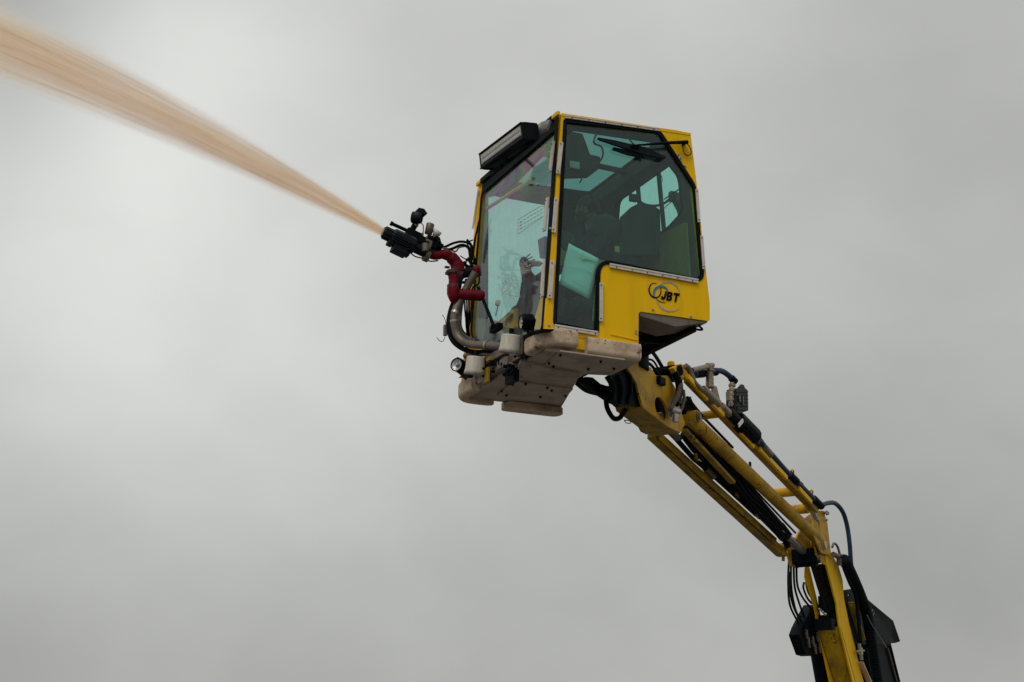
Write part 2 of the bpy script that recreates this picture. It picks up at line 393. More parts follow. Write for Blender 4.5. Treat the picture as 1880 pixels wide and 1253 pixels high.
# far side panel: same outline moved across, with its own window
def far(p, Y=WY-TH): q = V(p); return V((q.x, Y, q.z))
far_win = rnd([V((.20, WY-TH, .56)), V((.19, WY-TH, 1.80)), V((.84, WY-TH, 1.80)), V((1.12, WY-TH, 1.36)), V((1.12, WY-TH, .80)), V((.55, WY-TH, .56))], [.05, .04, .06, .08, .08, .08])
shell.plate([far(p) for p in near_outer], [far_win], (0, TH, 0))
# rear wall, slanting forward towards the roof
ra, rb = S(1303, 590), S(1268, 247)
def RW(Y, z, off=0): k = (z-ra.z)/(rb.z-ra.z); return V((ra.x+(rb.x-ra.x)*k-.004-off, Y, z))
rear_win = rnd([RW(.17, 1.60), RW(.32, 1.79), RW(1.24, 1.79), RW(1.30, 1.62), RW(1.30, 1.24), RW(.44, 1.22), RW(.17, 1.28)], .07, 6)
shell.plate([RW(TH, ra.z+.004), RW(WY-TH, ra.z+.004), RW(WY-TH, rb.z-.012), RW(TH, rb.z-.012)], [rear_win], (-TH, 0, 0))
# roof sheet with a roof window
rf0, rf1 = S(1031, 210), S(1268, 247)
def RF(x, Y): return V((x, Y, rf0.z+(rf1.z-rf0.z)*(x-rf0.x)/(rf1.x-rf0.x)-.003))
roof_win = rnd([RF(.30, .14), RF(1.17, .14), RF(1.17, 1.46), RF(.30, 1.46)], .05)
shell.plate([RF(rf0.x+.004, TH), RF(rf1.x-.034, TH), RF(rf1.x-.034, WY-TH), RF(rf0.x+.004, WY-TH)], [roof_win], (0, 0, -.035))
# front frame round the windscreen
def FP(Y, z, d=0): x = (z*.129/1.9); return V((x+d, Y, z))
FZ1 = 1.856
ft_out = [FP(TH, .02), FP(WY-TH, .02), FP(WY-TH, FZ1), FP(TH, FZ1)]
ft_win = rnd([FP(.075, .045), FP(.95, .045), FP(1.54, .40), FP(1.545, 1.80), FP(.055, 1.80)], [.05, .05, .1, .12, .06], 6)
shell.plate(ft_out, [ft_win], (TH, 0, 0))
# underside of the rear overhang and the wall behind the floor pan
CAB = shell.build('cab_body', YEL, MACH, bevel=.004, keep=True)
roofedge = MB()
roofedge.plate([S(1031.5, 207.5, -.004), S(1241, 239, -.004), S(1269, 244.5, -.004), S(1268.5, 249, -.004), S(1031, 213, -.004)], [], (0, .05, 0))
roofedge.beam(FP(-.004, FZ1+.008, -.012), FP(.10, FZ1+.008, -.012), .03, .035, SX); roofedge.beam(FP(WY-.10, FZ1+.008, -.012), FP(WY, FZ1+.008, -.012), .03, .035, SX)
roofedge.build('roof_edge', YEL, CAB, bevel=.004)
pi_ = MB(); pi_.plate([S(1000, 607, -.006), S(1001.5, 607, -.006), S(1034, 211, -.006), S(1031, 210, -.006)], [], (0, .01, 0))
ps = MB(); ps.plate([FP(.006, 0.05, -.010), FP(.062, .05, -.010), FP(.060, FZ1-.02, -.010), FP(.006, FZ1-.02, -.010)], [], (.008, 0, 0))
ps.beam(FP(.10, FZ1+.004, -.014), FP(WY-.10, FZ1+.004, -.014), .03, .045, SX); ps.plate([FP(.06, 1.74, -.008), FP(1.54, 1.74, -.008), FP(1.54, FZ1-.02, -.008), FP(.06, FZ1-.02, -.008)], [], (.006, 0, 0))  # black band along the front top, below the light bar
ps.build('pillar_rubber_top_band', BLK, CAB, bevel=.002)
skt = MB(); skt.plate([(.006, .004, -.09), (.80, .004, -.09), (.80, .004, .02), (.006, .004, .02)], [], (0, .02, 0)); skt.build('side_skirt', YEL, CAB, bevel=.002)
gut = MB()
gut.plate([FP(WY-.06, .25, -.010), FP(WY-.002, .25, -.010), FP(WY-.002, FZ1-.02, -.010), FP(WY-.05, FZ1-.02, -.010)], [], (.010, 0, 0))
gut.build('corner_post', YEL, CAB, bevel=.003)
un = MB()
un.plate(rnd([(.83, .035, .27), (1.45, .035, .285), (1.45, WY-.035, .285), (.83, WY-.035, .27)], .01), [], (0, 0, .02))
un.plate([(.815, .035, -.02), (.815, WY-.035, -.02), (.815, WY-.035, .285), (.815, .035, .285)], [], (-.02, 0, 0))
un.beam((.86, .5, .22), (1.40, .5, .25), .05, .06); un.beam((.86, 1.1, .22), (1.40, 1.1, .25), .05, .06)
un.beam((1.38, .1, .25), (1.38, 1.5, .25), .06, .05, SX); un.beam((1.05, .1, .255), (1.05, 1.5, .255), .05, .035, SX)
un.build('overhang_underside', BLKM, CAB)
lip = MB(); lip.plate([S(1174, 573.5, .008), S(1300, 592, .008), S(1262, 597, .012), S(1240, 600, .012), S(1175, 580, .012)], [], (0, .3, 0))
lip.build('overhang_lip', PIPE, CAB)
# rubber seal and panes
seal = MB(); n_y = V((0, -1, 0))
so_ = [p+V((0, -.007, 0)) for p in inset(near_win, -.006, n_y)]; si_ = [p+V((0, -.007, 0)) for p in inset(near_win, .026, n_y)]
seal.plate(so_, [si_], (0, .02, 0)); seal.build('window_seal', BLK, CAB, bevel=.003)
gp = [V((p.x, .010, p.z)) for p in inset(near_win, .018, n_y)]
gm = MB(); gm.plate(gp, [], (0, .006, 0)); SWIN = gm.build('side_window', GLS, MACH, label='large tinted side window of the cab')
gm = MB(); gm.plate([V((p.x, WY-.018, p.z)) for p in inset(far_win, -.01, n_y)], [], (0, .006, 0)); gm.build('side_window', GLS, MACH, label='far side window seen through the windscreen')
gm = MB(); gm.plate([p+V((.012, 0, 0)) for p in inset(ft_win, -.012, SX)], [], (.006, 0, 0)); FWIN = gm.build('windscreen', GLF, MACH)
gm = MB(); gm.plate([p+V((-.012, 0, 0)) for p in inset(rear_win, -.012, SX)], [], (-.006, 0, 0)); RWIN = gm.build('rear_window', GLR, MACH)
gm = MB(); gm.plate([p+V((0, 0, -.012)) for p in inset(roof_win, -.012, SZ)], [], (0, 0, -.006)); gm.build('roof_window', GLT, MACH)
rv = MB()
rv.plate([p+SZ*.002 for p in inset(roof_win, -.001, SZ)], [[p+SZ*.002 for p in inset(roof_win, .016, SZ)]], (0, 0, -.055))
rv.plate([p+SX*.002 for p in inset(rear_win, -.001, SX)], [[p+SX*.002 for p in inset(rear_win, .014, SX)]], (-.05, 0, 0))
rv.plate([V((p.x, WY+.002, p.z)) for p in inset(far_win, -.001, NY)], [[V((p.x, WY+.002, p.z)) for p in inset(far_win, .014, NY)]], (0, -.05, 0))
rv.build('window_reveal', BLK, CAB)
# windscreen rubber
rb_ = MB(); rb_.plate([p+V((-.007, 0, 0)) for p in inset(ft_win, -.014, SX)], [[p+V((-.007, 0, 0)) for p in inset(ft_win, .012, SX)]], (.012, 0, 0))
rb_.build('windscreen_seal', BLK, FWIN, bevel=.002)
# rear window bars and mesh guard
rbm = MB()
for yy in (.50, .86): rbm.beam(RW(yy, 1.22, .03), RW(yy, 1.80, .03), .028, .03, SX)
rbm.beam(RW(.44, 1.5, .035), RW(.17, 1.5, .035), .008, .008, SX)
rbm.build('window_bar', INT, RWIN)
# ---- aluminium strips and clamps
def clamp(p0, p1, w, fn, nrm, th=.012, nm='edge_clamp'):
    """flat grooved bar from pixel p0 to p1 lying on the panel, with screws"""
    a, b = fn(*p0), fn(*p1); d = (b-a).normalized(); nrm = V(nrm); sd = nrm.cross(d)
    mb = MB(); mb.box((a+b)/2+nrm*th/2, ((b-a).length, w, th), (d, sd, nrm)); mb.box((a+b)/2+nrm*(th+.002)+sd*w*.22, ((b-a).length, w*.28, .005), (d, sd, nrm))
    o = mb.build(nm, STRIP, MACH, bevel=.0015)
    bb = MB(); k = max(2, int((b-a).length/.16)+1)
    for i in range(k):
        t = .07+.86*i/(k-1); bb.cyl(a.lerp(b, t)+nrm*(th-.001)-sd*w*.22, a.lerp(b, t)+nrm*(th+.005)-sd*w*.22, .0048, seg=8)
    bb.build('screw', INK, o)
    return o
for p0, p1 in (((1030, 262), (1024, 320)), ((1021, 365), (1016, 428)), ((1014, 480), (1009, 549))): clamp(p0, p1, .034, lambda x, y: S(x, y, -.007), NY)
clamp((1278.5, 348), (1283, 409), .024, lambda x, y: S(x, y, -.007), NY); clamp((1287.5, 434), (1292, 495), .024, lambda x, y: S(x, y, -.007), NY)
clamp((1103.5, 520), (1103, 591), .03, lambda x, y: S(x, y, -.007), NY)
clamp((1245, 285), (1249, 293), .024, lambda x, y: S(x, y, -.007), NY)
for p0, p1 in (((1017, 261), (1011, 316)), ((1006.5, 364), (1000.5, 425)), ((999.5, 479), (996, 546))): clamp(p0, p1, .05, lambda x, y: FR(x, y, -.012), -FN)
clamp((1037, 214.5), (1211, 239), .026, lambda x, y: S(x, y, -.008), NY, .008, 'window_strip')
clamp((1119, 488), (1281, 517), .036, lambda x, y: S(x, y, -.008), NY, .012, 'window_strip')
clamp((1018, 600), (1097, 613), .034, lambda x, y: S(x, y, -.008), NY, .012, 'window_strip')
# left edge strip of the far corner
mb = MB()
for a, b in (((878, 350), (868, 420)), ((864, 470), (860, 560))): mb.beam(FR(*a, -.02), FR(*b, -.02), .02, .012, SY)
mb.build('edge_strip', STRIP, MACH)
# screws, bolts, embossed rib
bb = MB()
for p in ((1199, 569), (1269, 582), (1168.5, 608), (1168.5, 612), (1113, 626), (1008, 598), (1010, 420), (1258, 305)): bb.bolt(S(*p, -.001), NY, .0085, .007)
bb.build('bolt', STEEL, CAB)
rib = MB(); rib.beam(S(1121, 614, -.003), S(1170, 625, -.003), .008, .008); rib.build('panel_rib', YEL, CAB)
# ---- emblem and lettering
def flat(px, off=-.0035, th=.003): return [S(x, y, off) for x, y in px]
def arc(cx, cy, rx, ry, a0, a1, w0, w1, rot=0, n=40):
    o, i = [], []
    for k in range(n+1):
        a = R(a0+(a1-a0)*k/n); w = w0+(w1-w0)*sin(pi*k/n)
        for lst, s in ((o, .5), (i, -.5)):
            x, y = (rx+w*s)*cos(a), (ry+w*s)*sin(a); c, q = cos(R(rot)), sin(R(rot)); lst.append((cx+x*c-y*q, cy+x*q+y*c))
    return o+i[::-1]
lg = MB(); lg.prism(flat(arc(1226, 543, 23, 25, 232, 345, .4, 3.0, 0)), (0, .003, 0)); lg.prism(flat(arc(1232, 545, 27, 26.5, 57, 172, .6, 3.4, 0)), (0, .003, 0))
lg.build('emblem_swirl', GREYP, CAB)
lg = MB(); lg.prism(flat(arc(1202.8, 533.3, 10.8, 13.6, -28, 300, .5, 2.5, -12), -.0045), (0, .003, 0)); lg.prism(flat(arc(1218, 546, 14, 9.3, 62, 168, .3, 1.1, 10), -.0045), (0, .003, 0)); lg.build('emblem_ring', INK, CAB)
lg = MB(); lg.prism(flat(arc(1214, 538.5, 13.2, 12.5, 150, 342, 1.6, 4.4, 0), -.0055), (0, .003, 0)); lg.build('emblem_arc', BLUEP, CAB)
def glyph(polys, holes, x0, y0, s=1.0):
    """letter in a 10-high box, slanted, running along the panel"""
    def tr(p): x, y = p; return S(x0+(x*s+y*.28*s), y0-y*s*1.52+(x*s)*.17, -.0065)
    mb = MB()
    for P, H in zip(polys, holes): mb.plate([tr(p) for p in P], [[tr(p) for p in h] for h in H], (0, .003, 0))
    return mb
J = glyph([[(0, .6), (1.5, 0), (5, 0), (6.7, 1), (7.6, 4), (8.3, 10), (5, 10), (4.4, 4), (3.8, 2.6), (3, 2.6), (2.6, 3.9), (0, 3.9)]], [[]], 1213.6, 549.8, 1.04)
Bl = glyph([[(0, 0), (6.4, 0), (8.7, 1), (9.3, 2.6), (8.9, 4.4), (7.5, 5.2), (8.9, 6.2), (9.2, 8), (8.2, 9.6), (6.2, 10), (0, 10)]], [[[(3, 2.2), (5.2, 2.2), (6, 3.1), (5.2, 4.1), (3, 4.1)], [(3, 6.1), (5.1, 6.1), (5.8, 7), (5.1, 7.9), (3, 7.9)]]], 1223.2, 551.6, 1.06)
Tl = glyph([[(3, 0), (6.2, 0), (6.2, 7.4), (9.5, 7.4), (9.5, 10), (-.3, 10), (-.3, 7.4), (3, 7.4)]], [[]], 1235.2, 553.6, 1.06)
for mb in (J, Bl, Tl): mb.build('letter', INK, CAB)
# ---- paper behind the side window
pp = MB(); c0 = [S(1044.5, 447, .03), S(1100, 475, .03), S(1083, 550, .05), S(1026.5, 522, .05)]
vs = []; fs = []
for i in range(9):
    for j in range(9):
        s, t = i/8, j/8; p = (c0[0]*(1-s)+c0[1]*s)*(1-t)+(c0[3]*(1-s)+c0[2]*s)*t
        vs.append(p+V((0, .005*sin(t*5+s*2)+.002*sin(s*7), 0)))
for i in range(8):
    for j in range(8): a = i*9+j; fs.append((a, a+1, a+10, a+9))
pp.add(vs, fs, True); PA = pp.build('paper_sheet', PAPER)
tag(PA, 'tilted white paper sheet held behind the lower side window', 'paper')
md = PA.modifiers.new('thick', 'SOLIDIFY'); md.thickness = .0015
sk = MB(); sk.prism([S(1066, 468, .022), S(1071, 465, .022), S(1075, 470, .022), S(1094, 477, .022), S(1092, 480, .022), S(1076, 476, .022), S(1069, 477, .022)], (0, .001, 0)); sk.build('print', INTG, PA)
sk = MB(); sk.tube(smooth([S(1036, 488, .026), S(1050, 492, .026), S(1070, 494, .024), S(1088, 505, .026), S(1091, 514, .028)]), .0016, 5); sk.tube([S(1052, 515, .03), S(1086, 535, .034)], .0012, 5); sk.build('crease', INTG, PA)
# ---- side wiper
WP = MB(); WP.prism(rnd([S(1098, 252.5, -.03), S(1130, 258, -.03), S(1186, 271, -.03), S(1223, 288, -.03), S(1221, 292, -.03), S(1180, 283, -.03), S(1128, 266, -.03), S(1099, 256, -.03)], .004), (0, .02, 0))
WIP = WP.build('wiper', BLKP, MACH, bevel=.002, label='wiper across the side window')
mb = MB(); mb.tube([S(1160, 267.5, -.05), S(1185, 266, -.055), S(1228, 262.5, -.06), S(1262, 261.5, -.05)], [.008, .010, .014, .018], 8); mb.cyl(S(1255, 264, -.07), S(1255, 264, .0), .018)
mb.box(S(1166, 270, -.035), (.06, .03, .03)); mb.build('wiper_arm', BLKM, WIP)
mb = MB(); mb.tube(smooth([S(1253, 268, -.03), S(1256, 281, -.02), S(1263, 286, -.02), S(1269, 281, -.02), S(1266, 270, -.03), S(1260, 263, -.03)]), .004, 8); mb.build('washer_hose', BLK, WIP)
mb = MB(); mb.prism([S(1127, 270, -.02), S(1180, 282, -.02), S(1184, 292, -.02), S(1150, 284, -.02), S(1124, 275, -.02)], (0, .012, 0)); mb.prism([S(1186, 282, -.02), S(1221, 291, -.02), S(1222, 288, -.02), S(1190, 279, -.02)], (0, .012, 0)); mb.build('wiper_motor_cover', BLKM, WIP)
# ---- windscreen wiper
mb = MB()
for dx in (0, 3.4): mb.tube([PX(876+dx, 527, -.05), PX(904.5+dx, 598, -.05)], .0075, 8)
FW = mb.build('wiper', BLKM, MACH, label='twin arm wiper across the windscreen')
mb = MB(); mb.box(PX(911, 603, -.05), (.05, .16, .05)); mb.cyl(PX(905, 600, -.09), PX(905, 600, .0), .02); mb.cyl(PX(920, 600, -.09), PX(920, 600, 0), .018); mb.build('wiper_motor', BLKM, FW)
mb = MB(); mb.tube([FR(881, 398, -.04), FR(872, 440, -.04), FR(867, 478, -.04)], [.006, .011, .012], 8); mb.tube([FR(877, 415, -.05), FR(866, 470, -.05)], .008, 8); mb.build('wiper_blade', BLKP, FW)
# ---- front light bar
def LB(x, y, X=-.14): return PX(x, y, X)
a0, a1 = V((-.17, 1.06, 1.80)), V((-.17, .10, 1.80))
lbn = MB()
fwd = V((-.98, 0, -.12)).normalized(); upv = V((-.12, 0, .98)).normalized()
c0_ = LB(889, 297, -.15); c1_ = LB(966, 240, -.15); ctr = (c0_+c1_)/2; LL = (c1_-c0_).length
ax = ((c1_-c0_).normalized(), fwd, upv)
def lb(pts, x0, x1): return [ctr+ax[0]*x0+fwd*p[0]+upv*p[1] for p in pts]
prof = [(.035, -.06), (.035, .06), (.0, .064), (-.09, .062), (-.10, .04), (-.10, -.05), (-.09, -.064), (.0, -.066)]
lbn.prism(lb(prof, -LL/2, 0), ax[0]*LL)
LBAR = lbn.build('light_bar', BLKP, MACH, bevel=.004, label='long black light bar above the windscreen')
mb = MB()
for sgn in (-1, 1): mb.prism([ctr+ax[0]*(sgn*LL/2-.006)+fwd*p[0]*1.12+upv*p[1]*1.12 for p in prof], ax[0]*.012)
for u_ in (.064, -.066): mb.box(ctr+upv*u_+fwd*.02, (LL+.01, .05, .010), ax)
mb.box(ctr+fwd*-.105, (LL*.9, .02, .06), ax)
mb.build('cooling_rib', BLKM, LBAR)
led = MB(); nled = 26
led.box(ctr+fwd*.036+upv*.006, (LL*.95, .006, .082), ax)
ledo = led.build('led_panel', mat('led lens', (.46, .45, .38), .35, dirt=(.10, .10, .09), dirt_amt=.6, dscale=30, grain=1.6, bump=.5, bscale=160), LBAR)
mb = MB()
for k in range(nled):
    for j in (-1, 1):
        c = ctr+ax[0]*(LL*.9*((k+.5)/nled-.5))+upv*j*.02
        mb.lathe(c+fwd*.036, fwd, [(0, .003), (.004, .005), (.006, .014), (.003, .0145)], 10)
mb.build('led_cup', LENS, ledo, keep=True)
mb = MB()
for s in (-.5, .5):
    p = ctr+ax[0]*LL*s*.86; mb.beam(p-fwd*.06, V((.08, p.y, 1.83)), .04, .012, SY); mb.bolt(p+V((.1, 0, .02)), -SZ, .012, .01)
pq = [LB(975, 239, -.04), LB(994, 224, -.02), LB(1010, 220, .0), LB(1004, 236, .0), LB(985, 246, -.03)]
mb.prism(pq, (.02, .012, -.01)); mb.build('bar_bracket', STEEL, LBAR)
mb = MB(); mb.tube([LB(902, 322, -.06), LB(940, 293, -.06), LB(985, 257, -.06)], .014, 10); mb.tube([LB(900, 318, -.10), LB(930, 294, -.10)], .009, 8); mb.cyl(LB(925, 300, -.09), LB(932, 295, -.09), .018)
mb.build('bar_tube', BLKM, LBAR)
# sun visor roll and its hanging end behind the top of the windscreen
mb = MB(); mb.plate([FP(.06, 1.80, .04), FP(1.50, 1.80, .04), FP(1.50, 1.70, .05), FP(.95, 1.62, .05), FP(.5, 1.66, .05), FP(.06, 1.70, .05)], [], (.02, 0, 0))
mb.box((.20, .8, 1.80), (.16, 1.40, .06)); mb.build('sun_visor', INT, MACH)
mb = MB(); mb.tube([FR(882, 391, .07), FR(980, 328, .07)], .016, 12); mb.build('streak_tube', OLIVE, MACH)  # solid tube standing in for a yellowish streak in the windscreen
# decals on the windscreen
dm = MB()
def fline(a, b, w=.004): dm.beam(FR(*a, -.006), FR(*b, -.006), w, .002, SY)
q = [(951, 404), (990, 380), (1000, 379), (999, 397), (951, 430)]
for i in range(5): fline(q[i], q[(i+1) % 5])
for k in range(3): fline((954, 409+k*6), (958, 407+k*6), .012)
for k in range(6):
    for j in range(3): fline((962+k*6, 404-k*3.6+j*7), (965.5+k*6, 402-k*3.6+j*7), .005)
q = [(921, 503), (948, 508), (955, 546), (923, 540)]
for i in range(4): fline(q[i], q[(i+1) % 4], .003)
for k in range(60):
    x, y = random.uniform(924, 953), random.uniform(508, 548); fline((x, y), (x+random.uniform(-2.5, 2.5), y+random.uniform(1, 5)), .003)
dm.build('window_sticker', GREYP, FWIN, keep=True)
#@@BOT
# ================================================================== UNDERSIDE
bz = -.135
mb = MB(); base = [PZ(*p, bz) for p in ((985, 652), (1172, 672), (1122, 694), (1064, 690), (1027, 748), (925, 741), (905, 733), (872, 722), (938, 672))]
mb.plate([V((.0, .02, bz)), V((.80, .02, bz)), V((.80, .44, bz)), V((.60, .50, bz)), V((.60, .62, bz)), V((.93, 1.60, bz)), V((.30, 1.63, bz)), V((.0, 1.55, bz))], [], (0, 0, .11))
FL = mb.build('floor_pan', PLATE, MACH, bevel=.008)
mb = MB()
def zz(px, z): return [PZ(*p, z) for p in px]
mb.plate(zz([(1028, 646), (1148, 662), (1116, 688), (1000, 672)], bz-.012), [], (0, 0, .014))
mb.plate(zz([(955, 667), (1060, 688), (1057, 702), (946, 688)], bz-.03), [], (0, 0, .032))
mb.plate(zz([(944, 701), (1052, 716), (1026, 744), (912, 727)], bz-.014), [], (0, 0, .016))
mb.build('floor_plate', PLATE, FL, bevel=.004)
mb = MB()
for p in ((1029, 652), (1103, 664), (1016, 673), (1015, 679), (1080, 678), (1127, 677), (941, 706), (965, 705), (1005, 712), (1013, 717), (992, 729), (1038, 727), (921, 718), (930, 726), (1008, 667)): mb.bolt(PZ(*p, bz-.018), -SZ, .009, .008)
mb.build('bolt', BLKM, FL)
mb = MB(); mb.plate(zz([(943, 676), (953, 670), (950, 690), (940, 698), (922, 690)], bz-.004), [], (0, 0, .002)); mb.build('recess_shade_patch', BLK, FL)  # flat black wedge standing in for the dark of a recess
# cream bumpers
def rail(pts, r, flat, name='bumper', n=5, M=CRM, taper=True):
    P = smooth(pts, n); k = len(P); rr = [r]*k
    mb = MB(); e0 = P[0]+(P[0]-P[1]).normalized()*r*.5; e1 = P[-1]+(P[-1]-P[-2]).normalized()*r*.5
    mb.tube([e0]+P+[e1], [r*.72]+rr+[r*.72], 18, side=SZ, flat=flat); return mb.build(name, M, MACH, bevel=.006)
def dbox(pts, hh, tt, name='bumper', r=.035, lab=None):
    """moulded rail: rounded rectangle swept along pts"""
    P = smooth(pts, 6); prof = rnd([(-tt/2, -hh/2, 0), (tt/2, -hh/2, 0), (tt/2, hh/2, 0), (-tt/2, hh/2, 0)], [r*.5, r*2.0, r*1.0, r*.3], 6)
    vs = []; fs = []; m = len(prof); n = len(P)
    for i in range(n):
        T = (P[min(i+1, n-1)]-P[max(i-1, 0)]).normalized(); sd = T.cross(SZ).normalized()
        sc = 1.0 if 0 < i < n-1 else .93
        for q in prof: vs.append(P[i]-sd*q.x*sc+SZ*q.y*sc)
    for i in range(n-1):
        for k in range(m): a = i*m+k; b = i*m+(k+1) % m; fs.append((a, b, b+m, a+m))
    mb = MB(); mb.add(vs, fs, True); mb.add(vs[:m], [tuple(range(m))]); mb.add(vs[-m:], [tuple(range(m))]); return mb.build(name, CRM, MACH, label=lab)
dbox([(.80, -.015, -.062), (.33, -.015, -.062)], .15, .09)
dbox([(.245, -.02, -.03), (.08, -.02, -.03), (.01, .0, -.04), (-.045, .07, -.065), (-.07, .17, -.08)], .135, .085)
dbox([(-.045, 1.24, -.10), (-.045, 1.48, -.10), (.0, 1.60, -.10), (.08, 1.64, -.105), (.28, 1.64, -.105)], .14, .09)
sk = MB(); sk.prism(rnd([(.37, 1.53, -.14), (.94, 1.53, -.14), (.94, 1.70, -.14), (.37, 1.70, -.14)], .085, 6), (0, 0, -.055)); sk.prism(rnd([(.39, 1.58, -.08), (.92, 1.58, -.08), (.92, 1.69, -.08), (.39, 1.69, -.08)], .03, 4), (0, 0, -.07))
sk.build('bumper', CRM, MACH, bevel=.014)
# ================================================================== FRONT HARDWARE
mb = MB()
mb.beam((-.03, .25, -.06), (-.03, 1.55, -.06), .05, .10, SX); mb.beam((-.06, .55, .02), (-.06, 1.45, .02), .04, .07, SX)
mb.box((-.06, .30, -.03), (.07, .10, .16)); mb.box((-.05, 1.05, -.09), (.08, .12, .12)); mb.box((-.06, .62, -.09), (.06, .2, .07))
mb.beam((-.04, .5, -.13), (.1, .75, -.14), .10, .04); mb.build('front_crossmember', PIPE, MACH, bevel=.005)
mb = MB(); mb.prism([PX(*p, -.09) for p in ((960, 617), (975, 609), (996, 604), (994, 607), (978, 614), (964, 628), (961, 626))], (.10, 0, .01))
mb.box(PX(966, 640, -.05), (.05, .07, .14)); mb.box(PX(940, 690, -.02), (.05, .16, .12)); mb.box(PX(905, 667, -.08), (.04, .08, .03)); mb.build('lamp_bracket', BLKM, MACH)
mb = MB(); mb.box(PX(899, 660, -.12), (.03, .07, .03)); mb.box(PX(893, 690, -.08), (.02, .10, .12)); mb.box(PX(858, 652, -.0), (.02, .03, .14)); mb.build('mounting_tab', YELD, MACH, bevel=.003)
mb = MB()
for p in ((888, 677), (906, 677), (888, 691), (946, 655), (915, 660)): mb.bolt(PX(*p, -.13), -SX, .009, .008)
for k in range(14): mb.ball(PX(random.uniform(905, 955), random.uniform(652, 690), -.08), (.02, random.uniform(.01, .03), random.uniform(.01, .02)), seg=8, rings=5)
mb.build('fastener', BLKM, MACH)
# hoses and pipes on the front (centre lines stand 1.1-1.4 m across, in front of the windscreen)
def pth(px, Y, n=6): return smooth([S(x, y, Y if not isinstance(Y, list) else Y[i]) for i, (x, y) in enumerate(px)], n)
def hose(px, Y, r, M=BLK, nm='hose', seg=12, ribbed=False, par=None):
    mb = MB(); P = pth(px, Y)
    if ribbed: mb.ribbed(P, r)
    else: mb.tube(P, r, seg)
    return mb.build(nm, M, par or MACH)
big = hose([(873, 500), (860, 523), (846, 548), (837, 569), (833.5, 590), (838, 613), (850, 627), (868, 633), (890, 634), (920, 636), (950, 640)], [1.10, 1.15, 1.2, 1.2, 1.2, 1.2, 1.15, 1.05, .9, .7, .5], .033, PIPE, 'feed_pipe', 16)
mb = MB()
for i, p, q, rr in ((0, (836.5, 573), (834, 577), .036), (1, (833.5, 588), (834, 592), .036), (2, (893, 634), (896, 634.5), .040), (3, (905, 635), (907, 635.2), .037)): mb.cyl(S(*p, 1.2 if i < 2 else .88), S(*q, 1.2 if i < 2 else .86), rr)
mb.build('pipe_clamp', STEEL, big)
p2 = hose([(846, 556), (842.5, 572), (841, 592), (845, 611), (856, 622), (870, 628)], 1.26, .026, PIPE, 'feed_pipe', 16)
mb = MB(); mb.cyl(S(842, 582, 1.26), S(841.5, 590, 1.26), .029); mb.build('pipe_band', mat('pinkish band', (.36, .27, .22), .5), p2)
hose([(838, 545), (829, 565), (824, 588), (825, 610), (833, 628), (850, 641), (872, 647), (900, 646), (930, 650)], [1.28, 1.28, 1.28, 1.28, 1.25, 1.2, 1.1, .95, .8], .021, BLK)
hose([(868, 512), (852, 538), (838, 556), (829, 578), (828, 602), (838, 624), (852, 636)], 1.22, .015, BLK)
hose([(872, 512), (862, 530), (850, 556), (846, 590), (849, 606), (858, 617)], 1.3, .008, BLK)
for k in range(5): hose([(853+k*3.2, 548), (853+k*2.9, 566+k), (855+k*2.2, 585), (856+k*1.2, 602), (859+k, 621)], 1.34+.02*k, .0065, BLK, seg=8)
hose([(866, 552), (867, 565), (862, 574), (853, 580)], 1.32, .004, BLK, seg=8)
hose([(857, 440), (866, 452), (868, 470), (862, 480), (870, 492)], 1.3, .010, BLK)
hose([(800, 452), (815, 454), (832, 447), (848, 444), (862, 448), (866, 458), (864, 478)], 1.28, .011, BLK)
hose([(798, 458), (812, 461), (830, 457), (848, 450), (860, 456), (863, 470), (866, 490)], 1.22, .012, BLKM)
hose([(805, 455), (822, 457), (836, 462), (843, 455), (858, 452)], 1.25, .007, PIPE)
hose([(877, 500), (880, 512), (878, 522), (868, 528), (864, 545)], 1.15, .007, BLK, seg=8)
hose([(752, 463), (762, 471), (777, 475), (790, 480), (804, 479)], 1.2, .006, BLK, seg=8)
hose([(852, 655), (875, 648), (905, 655), (930, 664), (952, 668)], [1.2, 1.1, .9, .7, .5], .020, PIPE)
hose([(900, 668), (925, 660), (946, 660), (958, 650)], [.8, .7, .5, .4], .010, BLK)
hose([(853, 630), (858, 645), (856, 665)], 1.3, .008, BLK)
mb = MB()
for k in range(16):   # valve and cable clutter at the swivel
    x, y = random.uniform(852, 876), random.uniform(476, 520); mb.box(S(x, y, 1.28+random.uniform(-.04, .04)), (random.uniform(.02, .05), .03, random.uniform(.015, .05)))
mb.build('valve_block', BLKM, MACH, bevel=.003)
mb = MB(); mb.tube(pth([(868, 441), (858, 446), (862, 455), (869, 462), (866, 474)], 1.34), .006, 8); mb.tube(pth([(845, 470), (856, 476), (870, 470), (873, 484)], 1.26), .005, 8); mb.build('cable', BLK, MACH)
